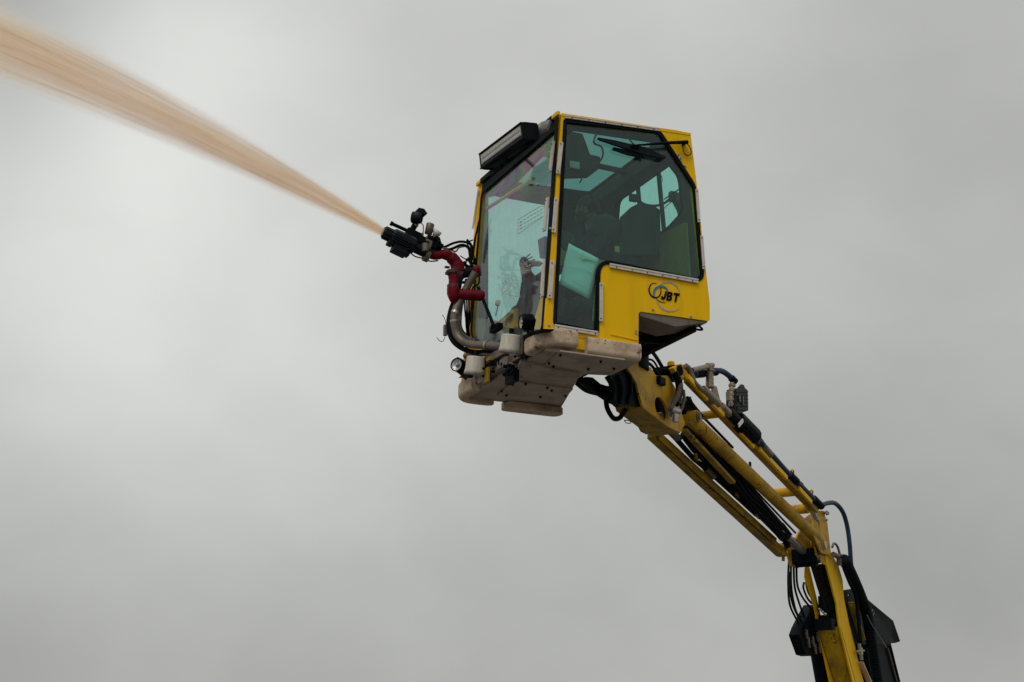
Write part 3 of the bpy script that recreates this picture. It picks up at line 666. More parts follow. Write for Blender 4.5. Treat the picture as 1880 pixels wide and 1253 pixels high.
# red swivel pipe
def redp(px, Y, r, rl=None):
    mb = MB(); P = pth(px, Y, 7); mb.tube(P, rl or r, 20); return mb
rd = redp([(787, 466), (800, 469), (815, 467), (828, 473), (838, 485), (842, 500)], 1.2, [.040]*14+[.046]*7+[.054]*7+[.058]*8); RP = rd.build('swivel_pipe', RED, MACH, bevel=.0)
mb = MB(); mb.tube(pth([(833, 502), (834, 512), (833.5, 524)], 1.2), [.05]*7+[.047]*6, 20); mb.lathe(S(833.5, 530, 1.2), S(833.5, 560, 1.2)-S(833.5, 530, 1.2), [(-.03, .03), (-.03, .055), (.0, .06), (.05, .06), (.09, .045), (.12, .03), (.13, .0)]); mb.cyl(S(836, 540, 1.2), S(883, 543, 1.12), .047); mb.ball(S(883.5, 543, 1.12), (.03, .046, .046))
mb.build('swivel_body', RED, MACH)
mb = MB()
for a, b, r in (((828, 497), (845, 507), .055), ((832.5, 497), (833, 503), .062), ((833, 523), (833.5, 528), .058), ((844, 541), (848, 541), .047), ((868, 542), (871, 542), .043)):
    mb.cyl(S(*a, 1.2), S(*b, 1.2), r, seg=20)
mb.box(S(821, 491, 1.2), (.04, .03, .015)); mb.box(S(821, 502, 1.2), (.03, .03, .025)); mb.build('swivel_flange', mat('dark red flange', (.07, .012, .018), .5), MACH, bevel=.003)
mb = MB(); mb.tube([S(846, 503, 1.22), S(873, 499, 1.16)], .042, 18); mb.tube(pth([(849, 508), (845, 515), (843, 528)], 1.16), .02, 12); mb.build('swivel_motor', BLKM, MACH)
mb = MB(); mb.lathe(S(872, 499, 1.16), S(884, 497, 1.12)-S(872, 499, 1.16), [(0, .03), (0, .05), (.03, .052), (.045, .045), (.05, 0)]); mb.build('pipe_cap', RED, MACH)
# spray gun
NA = S(705, 427, 1.2); NB = S(795, 470, 1.2); nd = (NB-NA).normalized(); nu = nd.cross(SY).normalized(); nu = nu if nu.z > 0 else -nu
def G(x, y, o=0): return S(x, y, 1.2+o)
mb = MB(); mb.lathe(G(703, 426), nd, [(0, .0), (0, .045), (.012, .052), (.075, .054), (.09, .05), (.09, .0)], 20)
for k in range(10): mb.box(G(703, 426)+nd*.045+(nu*cos(k*.628)+SY*sin(k*.628))*.054, (.07, .008, .008), (nd, SY, nu))
NOZ = mb.build('spray_nozzle', BLKP, MACH, bevel=.002)
mb = MB(); mb.lathe(G(716, 432), nd, [(0, 0), (0, .05), (.02, .062), (.03, .072), (.22, .075), (.235, .06), (.235, 0)], 10, sm=False)
mb.lathe(G(752, 449), nd, [(0, .05), (.03, .045), (.06, .05), (.20, .05), (.20, .0)], 16)
for k in range(4): mb.box(G(737, 441, -.07+.0*k)+nu*(.03-.02*k), (.16, .01, .008), (nd, SY, nu))
mb.build('nozzle_motor', BLKP, MACH, bevel=.003)
mb = MB(); mb.box(G(733, 460), (.13, .10, .07), (nd, SY, nu)); mb.box(G(716, 447), (.05, .08, .04), (nd, SY, nu)); mb.box(G(741, 466), (.09, .07, .03), (nd, SY, nu)); mb.build('actuator_box', BLKP, MACH, bevel=.008)
mb = MB(); mb.cyl(G(719, 411, .05), G(772, 435, .05), .0155); mb.cyl(G(717, 410, .05), G(721, 412, .05), .02); mb.box(G(758, 432, .05), (.13, .07, .07), (nd, SY, nu)); mb.box(G(776, 441, .02), (.14, .07, .04), (nd, SY, nu)); mb.cyl(G(753, 430, .05), G(762, 413, .05), .026); mb.build('guide_rod', BLKM, MACH, bevel=.003)
mb = MB(); mb.ball(G(763.5, 413, .04), .024); mb.build('ball_joint', STEEL, MACH)
ca = (G(770, 392)-G(757, 409)).normalized(); cs = (G(775, 403)-G(757, 405)).normalized()
cam_ = MB(); cam_.lathe(G(756, 399, .02), (G(777, 402, -.03)-G(756, 399, .02)), [(0, 0), (0, .044), (.006, .05), (.06, .052), (.085, .044), (.09, .036), (.075, .034), (.07, 0)], 20); CMO = cam_.build('camera_head', BLKP, MACH)
mb = MB(); mb.prism([G(762, 388, .05), G(772, 390, .05), G(778, 399, .05), G(774, 402, .05), G(766, 396, .05)], (0, -.09, 0)); mb.build('camera_hood', BLKP, CMO, bevel=.002)
mb = MB(); mb.tube(pth([(773, 409), (777, 415), (777, 425), (776, 431)], 1.22), .0045, 8); mb.cyl(G(776, 428), G(776, 436), .009); mb.build('camera_cable', PIPE, CMO)
gb = MB(); gb.box(G(784.5, 448), (.06, .09, .13), (nd, SY, nu)); gb.cyl(G(781, 448, -.06), G(781, 462, -.06), .03); gb.cyl(G(779, 468), G(787, 471), .055); gb.build('rotary_valve', PIPE, MACH, bevel=.006)
mb = MB(); mb.lathe(G(788, 422), V((.15, -.15, 1)), [(-.04, .0), (-.04, .033), (.05, .035), (.055, .028), (.055, 0)], 20); mb.build('solenoid', PIPE, MACH, label='grey brown solenoid can')
mb = MB(); mb.lathe(G(800, 430), V((.5, -.5, .9)), [(-.05, .0), (-.05, .016), (-.01, .02), (.0, .036), (.035, .038), (.035, 0)], 20); GA = mb.build('pressure_gauge', WHT, MACH)
mb = MB()
for p in ((792, 440, .05), (800, 446, .03), (776, 446, .05), (796, 453, .0), (806, 452, .02)): mb.box(G(p[0], p[1], -.02), (p[2]+.04, .06, .04), (nd, SY, nu))
mb.cyl(G(806, 436), G(809, 447), .008); mb.cyl(G(795, 442), G(804, 437), .02); mb.build('valve_block', BLKM, MACH, bevel=.004)
# ---- spotlights
def spot(c, d, r, dep, lab):
    d = V(d).normalized(); mb = MB(); mb.lathe(V(c), d, [(-dep, 0), (-dep, r*.45), (-dep*.75, r*.75), (-.012, r*.98), (0, r*1.06), (.006, r*1.06), (.006, r*.9), (-.01, r*.86)], 24)
    for k in range(7): mb.box(V(c)-d*(dep*.25+.012*k)+V((0, 0, 0)), (.005, r*1.9, r*1.9), (d, d.orthogonal().normalized(), d.cross(d.orthogonal()).normalized()))
    o = mb.build('work_lamp', BLKM, MACH, label=lab); l = MB(); l.lathe(V(c), d, [(-.02, 0), (-.012, r*.4), (.0, r*.88)], 24); ln = l.build('lens', LENS, o)
    b = MB(); b.ball(V(c)-d*.008, r*.28); b.build('bulb_shield', STEEL, ln); return o
spot(PX(957, 592, -.17), (-1, .12, -.06), .055, .085, 'round work lamp below the windscreen')
spot(PX(838.5, 670, -.20), (-.8, -.55, .0), .056, .085, 'round work lamp at the far lower corner')
mb = MB(); mb.beam(PX(966, 603, -.12), PX(972, 616, -.10), .03, .01, SY); mb.beam(PX(843, 680, -.15), PX(856, 692, -.13), .06, .012, SY); mb.prism([PX(841, 694, -.16), PX(852, 687, -.16), PX(862, 688, -.14), PX(860, 695, -.14)], (.04, 0, .01)); mb.build('lamp_bracket', BLKM, MACH)
# white shrouds
def cup(px, py, top, bot, lab):
    a = PX(*top, -.16); b = PX(*bot, -.16); ax = (b-a); L = ax.length; mb = MB()
    mb.lathe(a, ax, [(0, .0), (0, .068), (.01, .075), (L-.03, .080), (L-.02, .085), (L+.01, .086), (L+.01, .076), (.02, .068), (.02, 0)], 28)
    o = mb.build('spray_shroud', PVC, MACH, label=lab); h = MB(); h.cyl(a-ax.normalized()*.05, a+ax.normalized()*.0, .018)
    h.prism([a+V((-.01, -.05, -.005)), a+V((-.01, 0, .02)), a+V((-.01, .05, -.002)), a+V((-.01, .05, -.008)), a+V((-.01, 0, .012)), a+V((-.01, -.05, -.012))], (.05, 0, 0)); h.build('shroud_bracket', BLKM, o)
cup(0, 0, (938.5, 615), (935.5, 646), 'white open cup below the work lamp')
cup(0, 0, (874, 655), (871, 686), 'white open cup at the far lower corner')
hose([(966, 641), (963, 651), (966, 664), (971.5, 675)], .35, .010, PIPE, 'drain_tube')
mb = MB(); mb.cyl(S(970, 671, .35), S(972.5, 677, .35), .016); mb.build('drain_tip', FIT, MACH)
mb = MB(); mb.box(S(817.5, 607, 1.3), (.03, .03, .095)); sb = mb.build('sensor', PIPE, MACH, bevel=.003)
mb = MB(); mb.tube(pth([(819, 597), (817, 587), (812, 578)], 1.3), .003, 6); mb.tube(pth([(817, 619), (813, 627), (807, 626), (802, 620)], 1.3), .003, 6); mb.build('sensor_wire', BLK, sb)
#@@INT
# ================================================================== INTERIOR
mb = MB(); mb.box((.43, WY/2, .05), (.72, WY-.08, .03)); mb.build('cab_floor', INT, MACH)
lin = MB()
lin.plate([RW(TH+.004, .33, .034), RW(WY-TH-.004, .33, .034), RW(WY-TH-.004, 1.88, .034), RW(TH+.004, 1.88, .034)], [[p-V((.034, 0, 0)) for p in inset(rear_win, -.01, SX)]], (-.008, 0, 0))
lin.plate([V((.10, WY-TH-.004, .07)), V((.80, WY-TH-.004, .07)), V((.80, WY-TH-.004, .33)), V((1.44, WY-TH-.004, .33)), V((1.33, WY-TH-.004, 1.86)), V((.17, WY-TH-.004, 1.83))], [[V((p.x, WY-TH-.004, p.z)) for p in inset(far_win, -.008, NY)]], (0, -.008, 0))
lin.plate([RF(.16, TH+.02)-SZ*.04, RF(1.30, TH+.02)-SZ*.04, RF(1.30, WY-.05)-SZ*.04, RF(.16, WY-.05)-SZ*.04], [[p-SZ*.04 for p in inset(roof_win, .01, SZ)]], (0, 0, -.012))
lin.beam((1.22, .06, 1.80), (1.22, 1.58, 1.80), .16, .12, SX); lin.beam((.3, .7, 1.83), (1.2, .74, 1.83), .05, .03)
lin.build('lining', INT, MACH, keep=True)
mb = MB(); mb.prism(rnd([(1.36, .06, .42), (1.36, 1.0, .42), (1.345, 1.0, 1.10), (1.335, .45, 1.18), (1.335, .06, 1.15)], .03), (-.02, 0, 0)); mb.build('rear_panel', INTY, MACH)
mb = MB(); mb.box((.34, 1.575, .33), (.52, .03, .50)); mb.box((.28, 1.57, .42), (.09, .02, .09)); mb.build('door_panel', INTG, MACH, bevel=.006)
mb = MB(); mb.box((.75, .05, .56), (.66, .025, .07)); mb.box((.78, .09, .50), (.6, .06, .22)); mb.build('side_console', INT, MACH, bevel=.01)
mb = MB(); mb.prism([S(*p, .12) for p in ((1022, 421), (1040, 424), (1054, 431), (1057, 447), (1050, 462), (1036, 456), (1024, 440))], (0, .05, 0)); mb.prism([S(*p, .5) for p in ((1143, 396), (1160, 380), (1176, 372), (1200, 376), (1212, 386), (1214, 440), (1212, 468), (1140, 468))], (0, .05, 0)); mb.ball(S(1113, 424, .62), (.14, .10, .15)); mb.build('storage_panel', INT, MACH, bevel=.006)
mb = MB(); mb.prism([S(*p, .10) for p in ((1021, 444), (1034, 460), (1046, 464), (1040, 482), (1022, 492))], (0, .03, 0)); mb.prism([S(*p, .06) for p in ((1098, 476), (1122, 482), (1108, 488), (1100, 500), (1096, 590), (1088, 590))], (0, .012, 0)); mb.build('olive_panel', mat('olive panel', (.27, .25, .05), .6), MACH)
# overhead box, monitor, light and cables
mb = MB(); mb.prism([S(1044, 240, .45), S(1070, 245, .45), S(1084, 283, .45), S(1103, 288, .45), S(1100, 311, .45), S(1042, 313, .45)], (0, .22, 0)); MON = mb.build('monitor', INT, MACH, bevel=.01)
mb = MB(); mb.box(S(1055, 303, .44), (.09, .006, .06)); mb.build('monitor_screen', INTG, MON)
mb = MB(); mb.tube(pth([(1098, 240), (1090, 262), (1104, 270), (1107, 285), (1100, 298), (1088, 306)], .4), .008, 8); mb.tube(pth([(1046, 320), (1062, 322), (1068, 328), (1064, 336)], .4), .006, 8)
mb.tube(pth([(1100, 243), (1140, 247), (1190, 252), (1225, 256)], .5), .02, 8); mb.tube(pth([(1150, 246), (1160, 262), (1172, 270), (1190, 272)], .5), .008, 8)
for k in range(8): mb.tube(pth([(1196+k*2.6, 288), (1198+k*2.4, 305), (1197+k*2.2, 318+random.uniform(-8, 6))], .9), .004, 6)
for k in range(5): mb.tube(pth([(1206+k*2, 322), (1208+k*2, 333), (1213-k, 331), (1211, 322)], .85), .0035, 6)
mb.build('cable', INT, MACH)
mb = MB(); mb.box(S(1163, 364, .75), (.07, .05, .06)); mb.tube(pth([(1170, 367), (1185, 376), (1205, 378), (1222, 372), (1234, 360)], .6), .012, 8); mb.tube(pth([(1160, 445), (1185, 415), (1212, 390), (1235, 368)], .6), .004, 6)
mb.box(S(1236, 362, .55), (.07, .05, .09)); mb.prism([S(1240, 355, .3), S(1262, 350, .3), S(1282, 360, .3), S(1284, 420, .3), S(1262, 425, .3), S(1254, 382, .3)], (0, .1, 0)); mb.ball(S(1253, 383, .4), .022); mb.build('control_arm', INT, MACH, bevel=.004)
# seat
mb = MB(); ST = V((.92, .82, 0))
mb.box((.80, .82, .50), (.50, .50, .12)); mb.box((.84, .82, .28), (.34, .36, .34)); mb.prism(rnd([(1.06, .57, .50), (1.06, 1.07, .50), (1.12, 1.05, 1.20), (1.12, .59, 1.20)], .12), (.10, 0, .02)); SEAT = mb.build('operator_seat', SEATM, MACH, bevel=.03)
mb = MB(); mb.box((1.14, .82, 1.33), (.08, .26, .16)); mb.build('headrest', SEATM, SEAT, bevel=.03)
mb = MB()
for y in (.50, 1.14): mb.box((.82, y, .72), (.36, .07, .05)); mb.box((1.0, y, .62), (.05, .04, .2))
mb.build('armrest', INT, SEAT, bevel=.015)
mb = MB(); mb.box((.78, .34, .76), (.012, .04, .02)); mb.box(S(1133, 458, .06), (.04, .01, .05)); mb.build('warning_tag', mat('tag', (.30, .28, .08), .6), MACH)
mb = MB(); mb.box(S(1150, 445, .6), (.09, .06, .06)); mb.build('red_extinguisher', mat('red paint', (.25, .02, .015), .5), MACH, bevel=.02)
# joystick column + foot pedestal (ochre bracket seen low in the windscreen)
mb = MB(); mb.beam(PX(917, 598, .12), PX(947, 571, .12), .05, .045, SY); mb.beam(PX(947, 571, .12), PX(947, 604, .12), .045, .03, SY); mb.build('brace_bracket', YELW, MACH, bevel=.004)
mb = MB(); mb.prism([PX(*p, .13) for p in ((918, 603), (942, 582), (944, 604))], (.02, 0, 0)); mb.prism([PX(*p, .09) for p in ((976, 604), (990, 555), (999, 525), (997, 606))], (.01, 0, 0)); mb.build('lower_bracket', YEL, MACH)
mb = MB(); mb.prism(rnd([S(*p, .76) for p in ((970, 508), (990, 506), (1002, 520), (1004, 602), (958, 602), (957, 560), (966, 540))], .02, 3), (0, .14, 0)); mb.build('joystick_column', CLOTH, MACH, bevel=.02)
mb = MB(); mb.lathe(PX(915, 557, .3), (-1, -.3, 0), [(0, 0), (0, .03), (.012, .03), (.012, 0)]); mb.tube([PX(915, 560, .3), PX(910, 580, .3)], .006, 6); mb.build('round_mirror', INTG, MACH)
mb = MB(); mb.prism([PX(*p, .11) for p in ((987, 441), (999, 434), (999, 476), (991, 474))], (.03, 0, 0)); mb.build('phone_holder', PUR, MACH)
# ------------------------------------------------------------------ operator
def skinned(name, M, verts, edges, rads, parent=None, sub=2):
    me = bpy.data.meshes.new(name); o = bpy.data.objects.new(name, me); SC.collection.objects.link(o)
    loc = parent.location if parent else V((0, 0, 0))
    me.from_pydata([V(v)-loc for v in verts], edges, [])
    s = o.modifiers.new('skin', 'SKIN'); s.use_smooth_shade = True
    for i, r in enumerate(rads): sv = me.skin_vertices[0].data[i]; sv.radius = r if isinstance(r, tuple) else (r, r); sv.use_root = (i == 0)
    q = o.modifiers.new('sub', 'SUBSURF'); q.levels = sub; q.render_levels = sub
    me.materials.append(M)
    if parent: o.parent = parent
    return o
PV = [(.93, .80, .64), (.91, .80, .85), (.89, .80, 1.06), (.87, .80, 1.20), (.85, .80, 1.28),      # pelvis..neck
      (.88, .62, 1.17), (.72, .56, .94), (.50, .58, .82),                                          # near (left) arm
      (.88, .98, 1.17), (.56, 1.02, .90), (.33, .90, .74), (.22, .84, .80),                        # far (right) arm to the joystick
      (.84, .70, .60), (.42, .66, .64), (.34, .66, .20), (.22, .66, .11),
      (.84, .92, .60), (.20, 1.02, .50), (.24, 1.04, .20), (.14, 1.04, .11), (.27, .62, .80)]
PE = [(0, 1), (1, 2), (2, 3), (3, 4), (3, 5), (5, 6), (6, 7), (7, 20), (3, 8), (8, 9), (9, 10), (10, 11), (0, 12), (12, 13), (13, 14), (14, 15), (0, 16), (16, 17), (17, 18), (18, 19)]
PR = [(.16, .13), (.16, .13), (.18, .13), (.13, .10), .06, .075, .06, .048, .075, .06, .045, .04, .10, .075, .055, .05, .10, .075, .055, .05, .035]
PERS = skinned('person', CLOTH, PV, PE, PR)
tag(PERS, 'seated operator in dark work clothes gripping a joystick inside the cab', 'person')
HC = V((.79, .80, 1.43))
mb = MB(); mb.ball(HC, (.098, .078, .118), seg=20, rings=14); mb.ball(HC+V((-.098, 0, -.02)), (.018, .013, .022), seg=8, rings=6); mb.ball(HC+V((-.075, 0, -.075)), (.03, .045, .035), seg=10, rings=8)
for s in (-1, 1): mb.ball(HC+V((0, s*.078, -.01)), (.022, .01, .032), seg=8, rings=6)
mb.cyl((.84, .8, 1.26), (.81, .8, 1.36), .052); hd = mb.build('head', SKIN, PERS, keep=True)
mb = MB()
for s in (-1, 1): mb.ball(HC+V((-.087, s*.03, .012)), (.011, .013, .009), seg=8, rings=6)
mb.box(HC+V((-.103, 0, -.062)), (.01, .04, .006)); mb.build('eyes_and_mouth', INK, hd, keep=True)
mb = MB(); mb.ball(HC+V((.014, 0, .03)), (.108, .090, .108), seg=18, rings=12); mb.ball(HC+V((-.055, 0, -.07)), (.055, .06, .06), seg=12, rings=8); mb.build('hair', INT, PERS)
mb = MB(); mb.tube(smooth([HC+V((.0, -.09, .0)), HC+V((.01, -.07, .10)), HC+V((.01, 0, .14)), HC+V((.01, .07, .10)), HC+V((0, .09, 0))]), .010, 8)
for s in (-1, 1): mb.cyl(HC+V((0, s*.075, 0)), HC+V((0, s*.115, 0)), .042)
mb.tube(smooth([HC+V((0, -.1, -.03)), HC+V((-.07, -.09, -.08)), HC+V((-.115, -.03, -.08))]), .004, 6); mb.build('headset', INK, PERS, keep=True)
# joystick and the hand around it
JG = S(962.5, 484, .84); JC = JG-SZ*.03
mb = MB(); mb.ball(JG, (.044, .040, .060), seg=16, rings=10); mb.tube([JC-SZ*.03, JC-SZ*.13], [.024, .020], 12)
for k in range(3): mb.cyl(JG+V((.01+.012*k, -.02, .05-.018*k)), JG+V((.030+.022*k, -.05, .072-.020*k)), .006, seg=8)
JS = mb.build('joystick', PUR, MACH)
hv = []; he = []; hr = []
W0 = V((.235, .85, .775))
def chain(pts, rr):
    global hv, he, hr
    o = len(hv)
    for i, p in enumerate(pts):
        hv.append(V(p)); hr.append(rr[i])
        if i: he.append((o+i-1, o+i))
    return o
chain([W0, JC+V((.045, .02, -.055)), JC+V((.05, .0, -.03))], [.030, (.036, .024), (.034, .02)])
for k in range(4):
    z = -.018-.017*k; o = chain([JC+V((.052, -.012, z-.01)), JC+V((.035, -.045, z)), JC+V((-.005, -.052, z-.002)), JC+V((-.036, -.032, z-.006)), JC+V((-.040+.003*k, -.006, z-.008))][:5], [.010, .0095, .009, .0085, .007])
    he.append((1, o))
o = chain([JC+V((.05, .025, -.035)), JC+V((.02, .046, -.015)), JC+V((-.018, .040, -.004))], [.013, .011, .009]); he.append((1, o))
skinned('hand', SKIN, hv, he, hr, PERS, 1)
hv, he, hr = [], [], []
LW = V((.27, .62, .80)); chain([LW, LW+V((-.05, 0, .0)), LW+V((-.09, 0, .0))], [.028, (.036, .016), (.038, .014)])
for k in range(4):
    y = -.03+.02*k; L = (.9, 1.05, 1.1, .85)[k]; o = chain([LW+V((-.10, y, 0)), LW+V((-.10-.04*L, y, -.006)), LW+V((-.10-.065*L, y, -.028)), LW+V((-.10-.06*L, y, -.05))], [.010, .009, .0085, .007]); he.append((2, o))
o = chain([LW+V((-.045, .035, 0)), LW+V((-.075, .055, -.01)), LW+V((-.10, .055, -.025))], [.013, .011, .009]); he.append((1, o))
skinned('hand', SKIN, hv, he, hr, PERS, 1)
#@@BOOM
# ================================================================== BOOM HEAD
def bp(px, t): return [B(x, y, t) for x, y in px]
hp = rnd(bp([(1152, 676), (1172, 664), (1196, 676), (1204, 690), (1226, 690), (1240, 712), (1249, 752), (1258, 778), (1249, 795), (1226, 783), (1180, 748), (1168, 702)], .16), .02, 3)
ov = []
for k in range(20):
    a = 2*pi*k/20; x, y = 10*cos(a), 23*sin(a); c, s = cos(R(-18)), sin(R(-18)); ov.append(B(1214+x*c-y*s, 751+x*s+y*c, .16))
mb = MB(); mb.plate(hp, [ov], -BW*.02); 
HEAD = mb.build('head_plate', YELW, MACH, bevel=.003)
mb = MB()
b1 = bp([(1168, 702), (1181, 749), (1227, 784), (1249, 796)], .14)
for a, b in zip(b1[:-1], b1[1:]): mb.prism([a, b, b-BW*.26, a-BW*.26], V((.004, 0, .016)))
mb.prism([b1[1], b1[2], b1[2]+V((0, 0, .05)), b1[1]+V((0, 0, .05))], -BW*.01)
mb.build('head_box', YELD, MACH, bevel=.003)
mb = MB(); mb.lathe(B(1214, 750, -.05), BW, [(0, 0), (0, .16), (.02, .16), (.02, 0)]); mb.build('hole_shade_disc', BLKM, MACH)  # black disc behind the oval hole supplies its dark shade
mb = MB(); c = B(1216, 764, .13); mb.cyl(c-BW*.1, c, .035); mb.build('pivot_boss', PIPE, MACH)
# black rotary joint and hose boot between cab and head
mb = MB(); mb.prism(rnd(bp([(1119, 692), (1140, 680), (1156, 670), (1164, 682), (1172, 702), (1182, 748), (1160, 744), (1140, 748), (1126, 736), (1129, 718), (1127, 704)], .12), .02, 3), -BW*.05)
c = B(1164, 718, .10); mb.cyl(c-BW*.14, c-BW*.02, .10, seg=24); mb.tube(smooth([B(1134, 690, .13), B(1140, 704, .14), B(1142, 722, .14), B(1138, 740, .13)]), .02, 10); mb.tube(smooth([B(1152, 682, .13), B(1158, 700, .14), B(1158, 722, .14), B(1152, 740, .13)]), .018, 10); c = B(1160, 672, .05); mb.cyl(c-SZ*.04, c+SZ*.09, .15, seg=28); mb.build('rotary_joint', BLK, MACH, bevel=.01)
mb = MB()
for k in range(6):
    o = k*.03-.08; mb.tube(smooth([B(1056+k*2, 690+k*3.5, -.25+o), B(1085, 703+k*3, -.2+o), B(1112, 712+k*2.5, -.12+o), B(1135, 722+k*2, -.1+o), B(1160, 725, -.05)]), .017+.003*(k % 3), 10)
mb.build('hose_bundle', BLK, MACH)
mb = MB(); mb.prism([B(*p, -.12) for p in ((1070, 693), (1080, 694), (1098, 709), (1118, 710), (1140, 722), (1138, 750), (1114, 741), (1088, 724), (1062, 705), (1060, 698))], BW*.05); mb.build('hose_boot', BLK, MACH, bevel=.02)
mb = MB()
for k in range(2): mb.tube(smooth([B(1112, 728, -.1), B(1115, 750+k*3, -.1), B(1126, 768+k, -.09), B(1137, 768, -.08), B(1143, 760, -.07), B(1150, 750, -.02)]), .022-.008*k, 10)
for k in range(3): mb.tube(smooth([B(1056, 700+k*3, -.25), B(1075, 716+k*2, -.2), B(1100, 727, -.15)]), .006, 6)
mb.tube(smooth([B(1146, 772, -.1), B(1150, 777, -.1), B(1158, 777, -.1), B(1156, 773, -.1), B(1147, 772, -.1)]), .004, 6)
mb.tube(smooth([S(1258, 578, .1), S(1272, 590, .1), S(1289, 604, .1), S(1284, 606, .12), S(1268, 604, .2), S(1240, 610, .4)]), .009, 8)
mb.tube(smooth([S(1228, 630, .8), S(1225, 628, .8), S(1229, 622, .8), S(1236, 622, .8)]), .006, 8)
mb.tube(smooth([B(1193, 640, -.1), B(1206, 658, -.05), B(1220, 682, .0)]), .018, 10); mb.tube(smooth([B(1200, 650, -.06), B(1212, 668, -.02), B(1228, 692, .03)]), .014, 10)
mb.tube(smooth([B(1176, 664, .05), B(1192, 668, .1), B(1206, 684, .12), B(1215, 700, .15)]), .014, 10); mb.tube(smooth([B(1180, 662, .05), B(1198, 662, .1), B(1212, 684, .12)]), .010, 10)
mb.build('hose', BLK, MACH)
# knuckle cluster at the top of the head
mb = MB(); mb.box(B(1226, 688, .05), (.16, .2, .12), (BL, BW, SZ)); c = B(1250, 680, .20); mb.cyl(c-BW*.26, c, .05); mb.box(B(1212, 700, .17), (.12, .06, .07), (BL, BW, SZ))
mb.tube(smooth([B(1238, 684, .2), B(1246, 702, .22), B(1247, 722, .22), B(1240, 742, .24)]), [.035]*19, 10)
mb.build('knuckle_block', BLKM, MACH, bevel=.006)
mb = MB(); mb.ribbed(smooth([B(1250, 706, .24), B(1245, 725, .25), B(1236, 742, .26), B(1230, 754, .26)]), .020, .012); mb.ribbed(smooth([B(1255, 716, .22), B(1256, 735, .22), B(1250, 755, .22)]), .014, .012); mb.build('armoured_hose', PIPE, MACH)
mb = MB(); mb.box(B(1237, 757, .22), (.10, .06, .09), (BL, BW, SZ)); mb.cyl(B(1239, 762, .25), B(1239, 775, .25), .025); mb.cyl(B(1229, 752, .24), B(1246, 756, .24), .028); mb.build('swivel_fitting', STEEL, MACH, bevel=.005)
mb = MB(); mb.lathe(B(1232, 670, .1), SZ, [(-.03, .0), (-.03, .035), (.02, .035), (.03, .025), (.035, 0)]); mb.prism(bp([(1236, 676), (1250, 668), (1262, 672), (1268, 690), (1252, 700)], .18), -BW*.05); mb.build('lug', YEL, MACH, bevel=.004)
# ================================================================== UPPER ARM (parallel linkage)
# near tube
mb = MB(); mb.tube([B(1268, 770, .10), B(1290, 790, .10), B(1506, 995, .10)], .066, 24); c = B(1281, 766, .19); mb.cyl(c-BW*.20, c, .066, seg=24)
LT = mb.build('arm_tube', YELW, MACH, bevel=.004, label='thick upper tube of the folding arm')
mb = MB(); c = B(1281, 766, .19); mb.cyl(c, c+BW*.018, .052, seg=24); mb.cyl(c+BW*.018, c+BW*.03, .03); mb.bolt(B(1268, 779, .20), BW, .012, .01); mb.build('pivot_cap', PIPE, LT)
mb = MB(); c = B(1513, 1000, .16); mb.cyl(c-BW*.14, c, .064, seg=24); mb.build('arm_tube_eye', YELW, LT)
mb = MB(); c = B(1513, 1000, .16); mb.cyl(c, c+BW*.02, .046); mb.build('pivot_cap', STEEL, LT)
mb = MB(); mb.box(B(1377, 853, .12), (.02, .02, .05)); mb.build('small_bracket', BLKM, LT)
# brown flat link below it
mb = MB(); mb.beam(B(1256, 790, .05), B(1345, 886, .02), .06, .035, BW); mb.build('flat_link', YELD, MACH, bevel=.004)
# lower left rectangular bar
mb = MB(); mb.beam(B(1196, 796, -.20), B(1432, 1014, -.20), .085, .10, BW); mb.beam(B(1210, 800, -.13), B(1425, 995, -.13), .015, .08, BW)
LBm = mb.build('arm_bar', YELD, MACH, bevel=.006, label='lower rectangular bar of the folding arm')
mb = MB(); mb.box(B(1434, 1012, -.20), (.10, .10, .12), (BL, BW, SZ)); c = B(1446, 1004, -.12); mb.cyl(c-BW*.14, c, .045); mb.cyl(B(1438, 1022, -.2), B(1438, 1030, -.2), .018); mb.build('arm_bar_end', YELD, LBm, bevel=.006)
mb = MB(); mb.prism(bp([(1170, 782), (1176, 793), (1186, 798), (1200, 792), (1190, 780)], -.2), BW*.1); mb.build('arm_bar_lug', PIPE, LBm)
# lift cylinder between the tubes
mb = MB(); mb.cyl(B(1312, 838, -.04), B(1436, 978, -.04), .074, seg=24); mb.cyl(B(1262, 784, -.04), B(1314, 840, -.04), .05, seg=20); mb.cyl(B(1430, 970, -.04), B(1440, 983, -.04), .076, seg=24)
CY = mb.build('lift_cylinder', BLKM, MACH)
mb = MB(); mb.cyl(B(1438, 980, -.04), B(1474, 1012, -.04), .042); mb.build('cylinder_rod', STEEL, CY)
mb = MB(); mb.cyl(B(1362, 885, -.12), B(1450, 992, -.10), .006, seg=8); mb.cyl(B(1436, 974, .02), B(1470, 1004, .02), .008, seg=8); mb.build('steel_line', STEEL, CY)
mb = MB()
for k in range(4):
    a = [B(1266+k*5, 800-k*4, .0+.02*k)]
    for f in (.15, .3, .45, .6, .75, .9, 1.0): a.append(B(1266+k*5+178*f+random.uniform(-3, 3), 800-k*4+190*f+random.uniform(-3, 3), .0+.02*k))
    mb.tube(smooth(a), .009+.002*(k % 2), 8)
mb.build('arm_hose', BLK, MACH)
